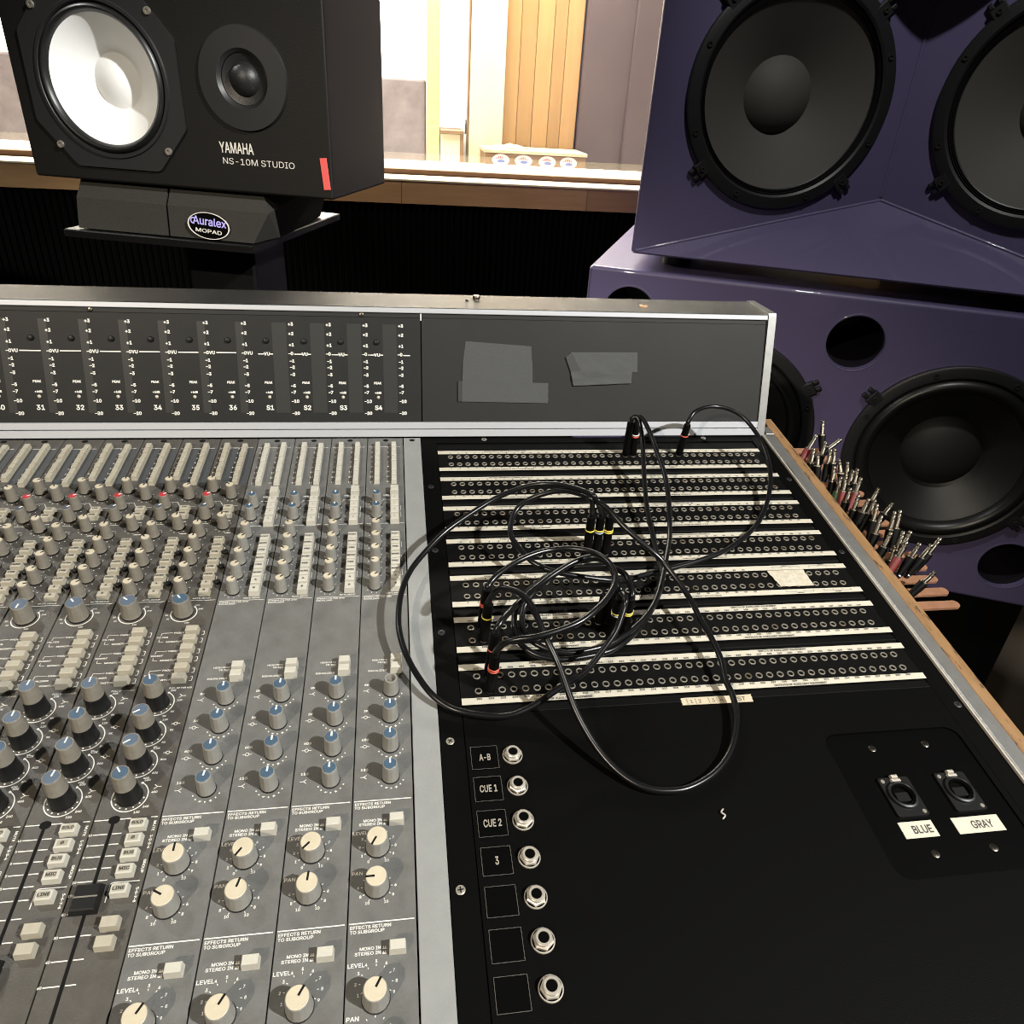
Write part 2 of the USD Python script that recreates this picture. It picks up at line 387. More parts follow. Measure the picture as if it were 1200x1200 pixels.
# window: rail, stool, groove, inner sill, glass
win = '/World/window_1'; UsdGeom.Xform.Define(stage, win); say(stage.GetPrimAtPath(win), kind='structure')
zr = Z0
for i, (a, b) in enumerate(((-1.9, -.02), (-.019, .497), (.498, 1.55))):     # the rail is made of butted lengths; the right one has shade painted in
    put(win, 'rail', slab(a + .0001, b - .0001, 1.478, 1.5, zr + .0545, zr + .112, ch=.0), ('wood_rail', 'wood_rail', 'wood_rail_shaded')[i], u=1.0)
put(win, 'stool', slab(-1.9, 1.55, 1.474, 1.60, zr + .112, zr + .1165, ch=.001), 'wood_pale', u=1.0)
put(win, 'groove', slab(-1.9, 1.55, 1.596, 1.60, zr + .1165, zr + .130), 'wood_groove', u=1.0)
put(win, 'sill', slab(-1.9, 1.55, 1.6005, 1.87, zr + .05, zr + .132, ch=.002), 'wood_pale', u=1.0)
put(win, 'frame', slab(-1.98, -1.9, 1.49, 1.9, zr + .05, WZ1), 'wood_rail', u=1.0)
put(win, 'frame', slab(1.55, 1.63, 1.49, 1.9, zr + .05, WZ1), 'wood_rail', u=1.0)
put(win, 'frame', slab(-1.9, 1.55, 1.49, 1.9, WZ1, WZ1 + .08), 'wood_rail', u=1.0)
put(win, 'pane', slab(-1.9, 1.55, 1.872, 1.878, zr + .128, WZ1), 'window_glass', u=1.0)

# ================================================================== the live room beyond the glass
struct('floor_live_room', slab(-3.2, 3.0, 1.9, 3.5, .35, .40), 'live_wall')
struct('wall_live_room', slab(-3.2, 3.0, 3.42, 3.5, .4, 2.9), 'live_wall')
struct('ceiling_live_room', slab(-3.2, 3.0, 1.62, 3.5, 2.85, 2.9), 'ceiling_grey')
struct('wall_live_left', slab(-3.3, -3.2, 1.62, 3.5, .4, 2.9), 'live_wall')
struct('wall_live_right', slab(3.0, 3.1, 1.62, 3.5, .4, 2.9), 'live_wall')
struct('wall_live_front', slab(-3.2, 3.0, 1.88, 1.9, .4, zr + .12), 'live_wall')
t = thing('acoustic_panel', 'mauve fabric acoustic panel behind the window glass beside the small speaker', 'acoustic panel')
put(t, 'fabric', MB().tm(trimesh.Trimesh(*(lambda q: (q.to_mesh().vert_properties[:, :3], q.to_mesh().tri_verts))(rounded(-2.3, .116, 3.22, 3.30, .42, Z0 + .36, .012)))), 'mauve_fabric', u=1.0, smooth=40)
put(t, 'base_board', slab(-2.3, .116, 3.21, 3.30, .40, .419), 'case_brown', u=1.0)
t = thing('wooden_post', 'light wooden post standing between the mauve panel and the cream cabinet', 'post')
put(t, 'shaft', slab(.119, .177, 3.2, 3.26, .41, 2.3, ch=.004), 'wood_rail', u=1.0)
put(t, 'foot', slab(.117, .179, 3.195, 3.265, .40, .41), 'wood_rail', u=1.0)
t = thing('cream_cabinet', 'small cream cabinet with a brown top beside the wooden post behind the glass', 'cabinet')
put(t, 'body', slab(.182, .275, 3.2, 3.4, .40, Z0 + .146, ch=.003), 'door_cream', u=1.0)
put(t, 'top', slab(.180, .292, 3.19, 3.4, Z0 + .1465, Z0 + .162, ch=.003), 'case_brown', u=1.0)
put(t, 'side_frame', slab(.2755, .292, 3.195, 3.4, .40, Z0 + .146), 'case_brown', u=1.0)
t = '/World/door_1'; UsdGeom.Xform.Define(stage, t); say(stage.GetPrimAtPath(t), kind='structure')
put(t, 'leaf', slab(.318, .478, 3.22, 3.26, .40, 2.35, ch=.003), 'door_cream', u=1.0)
put(t, 'stile', slab(.309, .316, 3.225, 3.26, .40, 2.35), 'case_brown', u=1.0)
put(t, 'handle', MB().tube(spline([(.300, 3.205, Z0 + .15), (.300, 3.19, Z0 + .165), (.300, 3.19, Z0 + .19), (.300, 3.205, Z0 + .205)], 4), .004, 8), 'frame_black', u=1.0)
t = thing('plank_screen', 'screen of honey-coloured upright planks behind the row of round emblems', 'wooden screen')
xx = [.482, .548, .622, .700, .760, .836]
for i in range(5):
    put(t, 'plank', slab(xx[i] + .0012, xx[i + 1] - .0012, 3.25 + .002 * (i % 2), 3.275, .40, 2.3, ch=.002), ('plank', 'plank_dark')[i % 2], u=1.0)
t = thing('brown_case', 'long brown case with four round emblems on its front behind the window glass', 'case')
put(t, 'body', slab(.375, .845, 3.0, 3.235, .62, Z0 + .088, ch=.003), 'case_brown', u=1.0)
put(t, 'lid', slab(.37, .85, 2.995, 3.24, Z0 + .0885, Z0 + .104, ch=.003), 'lid_pale', u=1.0)
put(t, 'base', slab(.39, .83, 3.02, 3.22, .40, .619), 'case_brown', u=1.0)
for ex in (.447, .553, .664, .764):
    Me = T(ex, 2.9995, Z0 + .060) @ RX(math.pi / 2) @ np.diag([1, .62, 1, 1])
    e = put(t, 'emblem', MB().lathe([(.040, 0), (.040, .0015), (0, .002)], 28, Me), 'emblem_white', u=1.0)
    q = MB()
    for k in range(7): q.box(-.026 + k * .0072, -.0215 + k * .0072, .006, .013 + .012 * math.sin(k * .55), .0021, .0027, Me)
    put(e, 'emblem_mark', q, 'emblem_red', u=1.0)
    put(e, 'emblem_mark', MB().lathe([(.018, .0018), (.017, .0026), (0, .0026)], 16, Me @ T(.002, -.008, 0) @ np.diag([1, .6, 1, 1])), 'emblem_blue', u=1.0)
t = thing('cloth_scrap', 'crumpled pale cloth lying on the lid of the brown case', 'cloth', T(.50, 3.09, Z0 + .1045))
g = trimesh.creation.icosphere(3, 1.0); v = g.vertices * [.085, .05, .016]
v[:, 2] = np.maximum(v[:, 2] + (meshkit.fbm(g.vertices * 3) - .5) * .02, -.0) ; g.vertices = v
put(t, 'cloth', MB().tm(g), 'door_cream', u=1.0, smooth=60)
t = thing('dark_partition', 'dark mauve partition beside the plank screen, right of the round emblems', 'partition')
put(t, 'face', slab(.846, 1.062, 3.2, 3.3, .40, 2.4, ch=.003), 'mauve_dark', u=1.0)
put(t, 'return', slab(1.064, 1.9, 3.16, 3.3, .40, 2.4, ch=.003), 'mauve_dark', u=1.0)

# ================================================================== nearfield monitor on its stand
NSM = T(-.476, .344, .217 + Z0) @ RZ(-.297)
FR = RX(math.pi / 2)                       # drawing plane (x, y, z) -> (x, -z, y): drawn on a front face, z towards the viewer
def mm_of(m):
    q = m.to_mesh(); return MB().tm(trimesh.Trimesh(q.vert_properties[:, :3], q.tri_verts, process=False))
def cylinder_y(u, z, r, d0, d1, seg=64):
    return mf.Manifold.cylinder(d1 - d0, r, r, seg).rotate((-90, 0, 0)).translate((u, d0, z))
t = thing('nearfield_monitor', 'black nearfield monitor with a white cone lying on its side on foam pads', 'speaker', NSM)
cab = rounded(0, .382, 0, .199, 0, .215, .003) - cylinder_y(.115, .1075, .0745, -.01, .09) - cylinder_y(.285, .118, .026, -.01, .03)
put(t, 'cabinet', mm_of(cab), 'speaker_black', u=1.0, smooth=35)
Mw = T(.115, 0, .1075) @ FR
from shapely.geometry import Polygon, Point
oct_ = [(-.051, -.0915), (.054, -.0915), (.094, -.045), (.094, .045), (.054, .0915), (-.051, .0915), (-.094, .045), (-.094, -.045)]
pl = Polygon(oct_).buffer(-.01).buffer(.01, 8).difference(Point(0, 0).buffer(.0755, 48))
wf = put(t, 'woofer', MB().prism(pl, .0003, .0035, Mw), 'frame_black', u=1.0)
put(wf, 'trim_ring', MB().lathe([(.081, .0036), (.080, .0058), (.077, .0058), (.0755, .0036)], 64, Mw), 'frame_black', u=1.0, smooth=40)
put(wf, 'surround', MB().lathe([(.0755, .001), (.0735, .006), (.071, .0075), (.068, .006), (.066, .001)], 64, Mw), 'surround_black', u=1.0, smooth=50)
put(wf, 'cone', MB().lathe([(.066, .001), (.05, -.011), (.030, -.026), (.028, -.026), (.02, -.021), (.010, -.0175), (0, -.0165)], 64, Mw), 'cone_white', u=1.0, smooth=40)
for a, b in ((-.069, -.0695), (.069, -.0685), (-.069, .0695), (.069, .0695)):
    put(wf, 'screw', MB().lathe([(.0042, .0036), (.0038, .0058), (.0016, .0058), (.0014, .0046), (0, .0046)], 14, Mw @ T(a, b, 0)), 'nickel_dull', u=1.0, smooth=40)
Mt = T(.285, 0, .118) @ FR
tw = put(t, 'tweeter', MB().lathe([(.052, .0003), (.051, .004), (.03, .0045), (.026, .001)], 48, Mt), 'frame_black', u=1.0, smooth=40)
put(tw, 'dome', MB().lathe([(.0255, .0), (.0175, -.002), (.015, .004), (.008, .008), (0, .009)], 40, Mt), 'cone_black', u=1.0, smooth=60)
q = MB(); Ml = FR
text(q, 'YAMAHA', .2465, .0425, .0108, .0004, px=90, bold=1, cond=.64, M=Ml)
put(t, 'maker_lettering', q, 'logo_white', u=1.0)
q = MB(); text(q, 'NS-10M STUDIO', .248, .0305, .0066, .0004, px=80, cond=1.16, M=Ml)
put(t, 'model_lettering', q, 'logo_white', u=1.0)
t = thing('red_tape', 'short strip of red tape stuck upright on the corner of the black nearfield monitor', 'tape', NSM)
put(t, 'strip', MB().box(-.0042, .0042, -.017, .017, .0003, .0011, T(.3735, 0, .0275) @ FR @ RZ(.09), top=.0005), 'tape_red', u=1.0)
def foam(u0, u1, s0, s1, label, badge):
    t = thing('foam_pad', label, 'foam pad', NSM)
    pts = []
    for d, z in ((-.004, -.0565), (.000, -.021), (.013, -.0055), (.0135, -.0005), (.235, -.0005), (.235, -.0565)):
        k = (z + .0565) / .056
        pts += [(u0 + s0 * k, d, z), ((u1 - s1 * k) if k > .5 or not s1 else (.278 if d < .1 else .268), d, z)]
        if s1 and k < .1 and d < .1: pts.append((.287, .05, z))
    put(t, 'wedge', mm_of(mf.Manifold.hull_points(np.array(pts))), 'foam_grey', u=1.0)
    if badge:
        Mb = T(.2225, -.0035, -.0405) @ FR @ RX(-.07) @ RZ(-.07)
        E = np.diag([1, .57, 1, 1])
        b = put(t, 'badge', MB().lathe([(.0270, 0), (.0270, .002), (0, .0022)], 40, Mb @ E), 'label_black', u=1.0, smooth=40)
        put(b, 'badge_rim', MB().lathe([(.0270, .001), (.0270, .0028), (.0256, .0028), (.0256, .002)], 40, Mb @ E), 'logo_white', u=1.0)
        q = MB(); text(q, 'Auralex', .0015, .0006, .0088, .0026, 'c', 90, 1, .98, M=Mb)
        arc(q, -.0195, .0038, .0032, 60, 300, .0016, 14, .0026)
        v = q.V[-1]; q.V[-1] = v @ Mb[:3, :3].T + Mb[:3, 3]
        put(b, 'badge_name', q, 'logo_violet', u=1.0)
        q = MB(); text(q, 'MOPAD', 0, -.0082, .0042, .0026, 'c', 80, 1, 1.62, M=Mb)
        put(b, 'badge_name', q, 'logo_white', u=1.0)
foam(.046, .166, .004, .0, 'grey foam isolation pad without a badge under the left of the nearfield monitor', False)
foam(.169, .318, .0, .030, 'grey foam isolation pad with an oval badge under the nearfield monitor', True)
t = thing('speaker_stand', 'black metal speaker stand with square column carrying the nearfield monitor', 'speaker stand', NSM)
zt = -.058
put(t, 'top_plate', MB().box(.030, .280, -.012, .285, zt - .0045, zt, ch=.0012), 'stand_black', u=1.0)
lip = MB(); lip.box(.030, .280, -.012, -.009, zt - .009, zt - .0046); lip.box(.277, .280, -.0089, .285, zt - .009, zt - .0046)
put(t, 'plate_lip', lip, 'stand_black', u=1.0)
put(t, 'column', MB().tm(trimesh.Trimesh(*(lambda q: (q.vert_properties[:, :3], q.tri_verts))(rounded(.128, .228, .09, .19, -(Z0 + .217) + .021, zt - .0046, .006).to_mesh()))), 'stand_black', u=1.0, smooth=40)
put(t, 'base_plate', MB().box(.03, .33, -.02, .30, -(Z0 + .217), -(Z0 + .217) + .02, ch=.002), 'stand_black', u=1.0)

# ================================================================== purple main monitors
YAW = math.radians(-24.3)
PA = T(.3370192, .74564642, .05129995 + Z0) @ RZ(YAW)
CW, CD, HB = 1.034, .62, .05129995 + Z0
def clamp(parent, Mw, r, a, zb):
    q = MB(); M = Mw @ RZ(a) @ T(r, 0, zb)
    q.box(-.010, .013, -.013, .013, 0, .012, M, ch=.002); q.box(.013, .024, -.011, -.003, 0, .009, M, ch=.002); q.box(.013, .024, .003, .011, 0, .009, M, ch=.002)
    c = put(parent, 'clamp', q, 'frame_black', u=1.0)
    put(c, 'clamp_screw', MB().lathe([(.0045, .012), (.0042, .0150), (.0024, .0150), (.0020, .0130), (0, .0130)], 12, M @ T(.003, 0, 0)), 'screw_black', u=1.0, smooth=40)
def big_woofer(parent, Mw, grey, angles):
    R = .187
    w = put(parent, 'woofer', MB().lathe([(R, .0005), (R, .009), (R - .004, .012), (R - .020, .013), (R - .024, .010), (R - .024, .001)], 72, Mw), 'frame_black', u=1.0, smooth=40)
    for k in range(8):
        a = math.pi / 8 + k * math.pi / 4
        put(w, 'screw', MB().lathe([(.0050, .0125), (.0048, .0148), (.0026, .0148), (.0022, .0130), (0, .0130)], 12, Mw @ RZ(a) @ T(R - .011, 0, 0)), 'screw_black', u=1.0, smooth=40)
    for a in angles: clamp(w, Mw, R - .002, math.radians(a), .0006)
    if grey:
        put(w, 'surround', MB().lathe([(R - .024, .004), (R - .026, .007), (R - .028, .0035), (R - .0295, .0065), (R - .031, .003), (R - .0325, .006), (.155, .002), (.153, .001)], 72, Mw), 'surround_black', u=1.0, smooth=30)
        put(w, 'cone', MB().lathe([(.153, .001), (.150, -.001), (.11, -.026), (.062, -.055)], 72, Mw), 'cone_grey', u=1.0, smooth=60)
        put(w, 'dust_cap', MB().lathe([(.064, -.056), (.060, -.050), (.045, -.036), (.025, -.028), (0, -.025)], 48, Mw), 'cone_grey', u=1.0, smooth=60)
    else:
        put(w, 'surround', MB().lathe([(R - .024, .003), (R - .027, .012), (R - .034, .018), (R - .042, .017), (R - .049, .010), (R - .052, .001)], 72, Mw), 'surround_black', u=1.0, smooth=60)
        pr = []
        for i in range(28):
            k = i / 27; r = (R - .052) * (1 - k) + .072 * k; z = .001 - .046 * k
            pr.append((r, z + (.0009 if i % 2 else 0)))
        put(w, 'cone', MB().lathe(pr, 72, Mw), 'cone_black', u=1.0, smooth=50)
        put(w, 'dust_cap', MB().lathe([(.074, -.047), (.071, -.041), (.060, -.030), (.040, -.021), (.02, -.017), (0, -.016)], 56, Mw), 'dust_cap_black', u=1.0, smooth=60)
t = thing('subwoofer_cabinet', 'lower purple loudspeaker cabinet with two black woofers and round ports', 'speaker', PA)
cab = rounded(0, CW, 0, CD, -.578, 0, .008)
PORTS = [(.088, -.083), (.517, -.085), (.946, -.083), (.088, -.488), (.517, -.488), (.915, -.490)]
for (u_, z_) in PORTS: cab = cab - cylinder_y(u_, z_, .051, -.01, .30)
for u_ in (.300, .735): cab = cab - cylinder_y(u_, -.285, .166, -.01, .12)
put(t, 'cabinet', mm_of(cab), 'purple_paint', u=1.0, smooth=35)
put(t, 'shade_base', slab(.03, CW - .03, .06, CD - .03, -HB, -.5785, ch=.004), 'stand_black', u=1.0, label='added black base in place of deep shade')  # added black base under the shortened cabinet, standing in for deep shade
for (u_, z_) in PORTS:
    put(t, 'port_rim', MB().lathe([(.0550, -.0004), (.0545, .0003), (.0530, .0006), (.0515, -.0004), (.0507, -.004), (.0500, -.011)], 44, T(u_, 0, z_) @ FR), 'purple_paint', u=1.0, smooth=60)
    put(t, 'port_tube', MB().lathe([(.0508, -.010), (.0495, -.012), (.0495, -.29), (0, -.29)], 40, T(u_, 0, z_) @ FR), 'port_black', u=1.0, smooth=40)
for u_ in (.300, .735): big_woofer(t, T(u_, 0, -.285) @ FR, False, (33, 147, 213, 327))
# the cabinet above it, its front folded inwards about the middle
UM = PA @ T(.077, 0, .030)
UWd, UH, UB, UZ = .880, .86, .173, .117
t = thing('main_monitor', 'upper purple loudspeaker cabinet with folded front and grey-coned woofers', 'speaker', UM)
cab = rounded(0, UWd, 0, .58, 0, UH, .007)
e = .004
cut = mf.Manifold.hull_points(np.array([(e, -.02, e), (UWd - e, -.02, e), (e, .003, e), (UWd - e, .003, e), (UWd / 2, UB, UZ), (UWd / 2, UB, UH - UZ), (e, .003, UH - e), (UWd - e, .003, UH - e), (e, -.02, UH - e), (UWd - e, -.02, UH - e)]))
cab = cab - cut
ang = math.atan2(UB - .003, UWd / 2 - e); LB = math.hypot(UB, UWd / 2)
ML = T(e, .003, 0) @ RZ(ang); MR = T(UWd - e, .003, 0) @ RZ(-ang)
zc = .31 - .030
MWL = ML @ T(.2455, 0, zc) @ FR; MWR = MR @ T(-.2300, 0, zc + .004) @ FR
def hole(M, r, dep):
    q = mf.Manifold.cylinder(dep + .05, r, r, 64).translate((0, 0, -dep))
    return q.transform(M[:3, :4])
cab = cab - hole(MWL, .166, .11) - hole(MWR, .166, .11)
put(t, 'cabinet', mm_of(cab), 'purple_paint', u=1.0, smooth=30)
for (a, b) in (((e, .003, e), (UWd / 2, UB, UZ)), ((UWd - e, .003, e), (UWd / 2, UB, UZ)), ((UWd / 2, UB, UZ), (UWd / 2, UB, UH - UZ))):
    a, b = np.array(a), np.array(b)      # the painted fillet in each inner corner
    put(t, 'fillet', MB().tube([a + (b - a) * k for k in (.01, .3, .6, .998)], .0034, 10), 'purple_paint', u=1.0, smooth=60)
big_woofer(t, MWL, True, (45, 135, 222, 314)); big_woofer(t, MWR, True, (45, 135, 222, 314))
hm = MB().lathe([(.145, .0005), (.143, .014), (.130, .016), (.118, .012)], 48, T(UWd / 2, UB - .062, UH - .26) @ FR)
hn = put(t, 'horn', hm, 'frame_black', u=1.0, smooth=40)
put(hn, 'horn_throat', MB().lathe([(.119, .012), (.09, -.01), (.05, -.03), (0, -.034)], 48, T(UWd / 2, UB - .062, UH - .26) @ FR), 'cone_black', u=1.0, smooth=60)
for (a, b) in ((.08, .12), (UWd - .08, .12), (.08, .50), (UWd - .08, .50)):
    put(t, 'foot', MB().lathe([(.028, -.030), (.028, -.0002), (0, -.0002)], 20, T(a, b, 0)), 'black_rubber', u=1.0)
# ================================================================== mixing console (all sizes in millimetres in the console frame)
Y_END = -640
t = thing('mixing_console', 'mixing console frame with aluminium edge strip and worn wooden end cheek', 'mixing console', CONS)
put(t, 'chassis', MB().box(-760, 366, Y_END, 20, -150, -6), 'chassis_black')
put(t, 'blank_strip', MB().box(-35.6, -17.3, Y_END, 27.6, -5.9, 0, ch=.3), 'blank_grey', label='plain grey blanking strip')
q = MB()
for yy in (22.8,): q.lathe([(3.0, .05), (2.6, .12), (0, .12)], 16, T(-26.5, yy, 0) @ np.diag([1, .8, 1, 1]))
put(t, 'screw_hole', q, 'chassis_black')
put(t, 'side_rail', MB().box(367.2, 384.6, Y_END, 27.5, -5.9, 0, ch=.3), 'panel_black', label='black side rail beside the patch bay rows')
put(t, 'left_rail', MB().box(-17.0, -.4, Y_END, 17.0, -5.9, 0, ch=.3), 'panel_black', label='black rail left of the patch bay rows')
put(t, 'rear_rail', MB().box(-17.0, 366.9, 17.3, 27.5, -5.9, 0, ch=.3), 'panel_black', label='black rail behind the top patch bay row')
put(t, 'rear_lip', MB().box(-.2, 366.9, 1.2, 16.9, -5.9, -1.2, ch=.6), 'bay_black')
q = MB(); q.box(384.8, 397.6, Y_END, 27.5, -20, 3.2, ch=.8); q.box(388.2, 397.6, 27.5, 44, -20, 3.2, ch=.8)
put(t, 'edge_strip', q, 'aluminium', label='worn aluminium edge strip')
put(t, 'edge_strip_side', MB().box(383.2, 384.7, Y_END, 27.5, -5.8, 2.2), 'aluminium_side')
put(t, 'wooden_cheek', MB().box(397.8, 409.5, Y_END, 64, -170, 2.6, ch=.8), 'wood_edge', label='worn wooden end cheek')
put(t, 'armrest', mm_of(rounded(-760, 412, -740, -645, -70, -6, 20)), 'black_rubber', smooth=40)
put(t, 'base', MB().box(-760, 396, -600, 20, -790, -151), 'chassis_black')
def screw(parent, x, y, z, r=3.2, m='nickel_dull', cross=True, name='screw'):
    s = put(parent, name, MB().lathe([(r, z - .5), (r, z + .3), (r * .8, z + .7), (0, z + .8)], 18, T(x, y, 0)), m, smooth=40)
    if cross:
        q = MB(); M = T(x, y, 0) @ RZ(RNG.uniform(0, 1.5))
        q.box(-r * .6, r * .6, -.35, .35, z + .5, z + .86, M); q.box(-.35, .35, -r * .6, r * .6, z + .5, z + .86, M)
        put(s, 'screw_recess', q, 'chassis_black')
for x, y in ((-9.8, -66), (-10.4, -165), (-10.2, -367.6), (-10.8, -469), (-10.5, -266), (377, -62), (375.5, -183.5), (382 - 4, -364.5), (52.7, 23.4), (309, 23.6)):
    screw(t, x, y, 0, 2.9, 'nickel_dull' if y in (23.4, 23.6) or x == -10.2 or x == -10.8 else 'frame_black')

# ---- knobs and push buttons: each kind is shaped once, then set where it belongs
def knob_body(rt, rb, h, z0=.9, n=36, flute=.045):
    def mod(k, r, z): return r * (1 - flute * (k % 3 == 0)) if z0 + .05 < z < h - 1.0 else r
    return shape(MB().lathe([(rb, z0), (rb, z0 + .9), (rb - .15, z0 + 1.1), (rt + (rb - rt) * .25, h - 2.6), (rt, h - 1.05), (rt, h - .55), (rt - .35, h), (0, h)], n, mod=mod), 35)
def knob_hollow(rt, rb, h, z0=.9):
    def mod(k, r, z): return r * (1 - .045 * (k % 3 == 0)) if z0 + .05 < z < h - 1.0 and r > 4 else r
    return shape(MB().lathe([(rb, z0), (rb, z0 + .9), (rb - .15, z0 + 1.1), (rt, h - 1.0), (rt - .3, h), (rt - 1.3, h), (rt - 1.5, h - .6), (rt - 1.6, h - 4), (0, h - 4)], 36, mod=mod), 35)
def base_ring(r): return shape(MB().lathe([(r, 0), (r, .9), (r - .4, 1.1), (0, 1.1)], 28), 35)
def cap_disc(r, h): return shape(MB().lathe([(r, h - .2), (r, h + .12), (r - .25, h + .3), (0, h + .3)], 28), 35)
def pointer_bar(r0, r1, h, w=.8): return shape(MB().box(-w / 2, w / 2, r0, r1, h + .2, h + .42))
KINDS = {   # top radius, base radius, height, cap radius, pointer from/to
    'small': (3.95, 4.9, 14.4, 3.3, .5, 3.2),
    'eq': (4.75, 5.6, 14.4, 4.05, .3, 3.95),
    'return': (6.25, 7.1, 12.4, 5.75, .8, 6.1),
    'filter': (6.3, 7.2, 15.8, 5.45, .2, 4.4)}
PROTO = {k: (knob_body(a, b, h), base_ring(b + .35), cap_disc(c, h), pointer_bar(p0, p1, h, 1.15)) for k, (a, b, h, c, p0, p1) in KINDS.items()}
HOLLOW = knob_hollow(4.75, 5.6, 14.4)
TALL_SKIRT = shape(MB().lathe([(7.7, .3), (7.5, 1.0), (6.4, 12.6), (6.0, 13.2), (0, 13.2)], 14), 25)
TALL_BODY = shape(MB().lathe([(6.35, 13.1), (6.3, 14.0), (5.35, 24.6), (5.0, 25.2), (0, 25.2)], 36, mod=lambda k, r, z: r * (1 - .03 * (k % 3 == 0)) if 13.5 < z < 24.7 else r), 35)
TALL_CAP, TALL_PTR = cap_disc(4.4, 25.2), pointer_bar(.3, 4.6, 25.2, .9)
def knob(parent, kind, x, y, ang, body, cap, ptr, label=None):
    """ang: where the pointer points, degrees clockwise from the rear"""
    b, ring, c, p = PROTO[kind]
    M = T(x, y, 0) @ RZ(-math.radians(ang))
    k = put(parent, 'knob', b, body, M, label=label)
    put(k, 'knob_ring', ring, 'black_plastic', M); put(k, 'knob_cap', c, cap, M); put(k, 'pointer', p, ptr, M)
def tall_knob(parent, x, y, ang, cap, label=None):
    M = T(x, y, 0) @ RZ(-math.radians(ang))
    k = put(parent, 'knob', TALL_BODY, 'knob_grey', M, label=label)
    put(k, 'knob_skirt', TALL_SKIRT, 'black_plastic', M); put(k, 'knob_cap', TALL_CAP, cap, M); put(k, 'pointer', TALL_PTR, 'pointer_white', M)
BTN = {}
def button(parent, x, y, w, d, h, m, word=None, ch=.35, window=False):
    k = (w, d, h)
    if k not in BTN: BTN[k] = shape(MB().box(-w / 2, w / 2, -d / 2, d / 2, .05, h, ch=ch, top=.45))
    b = put(parent, 'button', BTN[k], m, T(x, y, 0))
    if window: put(b, 'button_window', MB().box(-2.9, 2.9, -1.7, 1.7, h - .1, h + .07, T(x, y, 0)), 'button_window')
    if word:
        q = MB(); text(q, word, x, y - .85, 1.75, h + .12, 'c', 40, 2, min(1.15, 6.9 / (1.75 * (.1 + sum(glyph(c, 40, 1)[2] for c in word)))))
        put(b, 'button_word', q, 'dark_print')
def marks(q, x, y, w, h=1.0, z=.13, seed=0):
    """print too small to read in the photograph: a row of letter-sized marks"""
    r = random.Random(seed); e = x
    while e < x + w - .3:
        l = r.uniform(.45, .8) * h; q.box(e, min(e + l, x + w), y, y + h, z - .03, z); e += l + .22 * h + (.6 * h if r.random() < .16 else 0)
def scale_dots(q, x, y, r, n=9, a0=135, a1=405, rd=.42):
    for k in range(n):
        a = math.radians(a0 + (a1 - a0) * k / (n - 1)); dot(q, x + r * math.sin(a), y + r * math.cos(a), rd, .13, 8)
def bell(q, x, y, s=1.0):
    arc(q, x, y, 1.0 * s, 0, 360, .4, 14); line(q, x - 2.6 * s, y, x - 1.0 * s, y, .4); line(q, x + 1.0 * s, y, x + 2.6 * s, y, .4)
def shelf(q, x, y, s=1.0, flip=1):
    line(q, x - 1.8 * s * flip, y, x + .2 * s * flip, y, .4); line(q, x + .2 * s * flip, y, x + 1.8 * s * flip, y + 1.3 * s, .4); line(q, x + .2 * s * flip, y, x + 1.8 * s * flip, y - 1.3 * s, .4)
def route_columns(t, wide, mono):
    cols = ((9.4, 7), (27.0, 8)) if mono else ((10.9, 8), (27.9, 8))
    for cx, n in cols:
        pitch = 8.75 if mono else 9.1
        for k in range(n):
            pressed = RNG.random() < .22
            button(t, cx, 8.2 - pitch * k, 5.6, pitch - .25, 4.2 if pressed else 5.2, 'cream_button' if mono else 'white_button', ch=.2)
S_X = {k: -188.2 + 38.0 * (k - 1) for k in (1, 2, 3, 4)}
M_X = {k: -226.5 - 38.3 * (36 - k) for k in range(28, 37)}

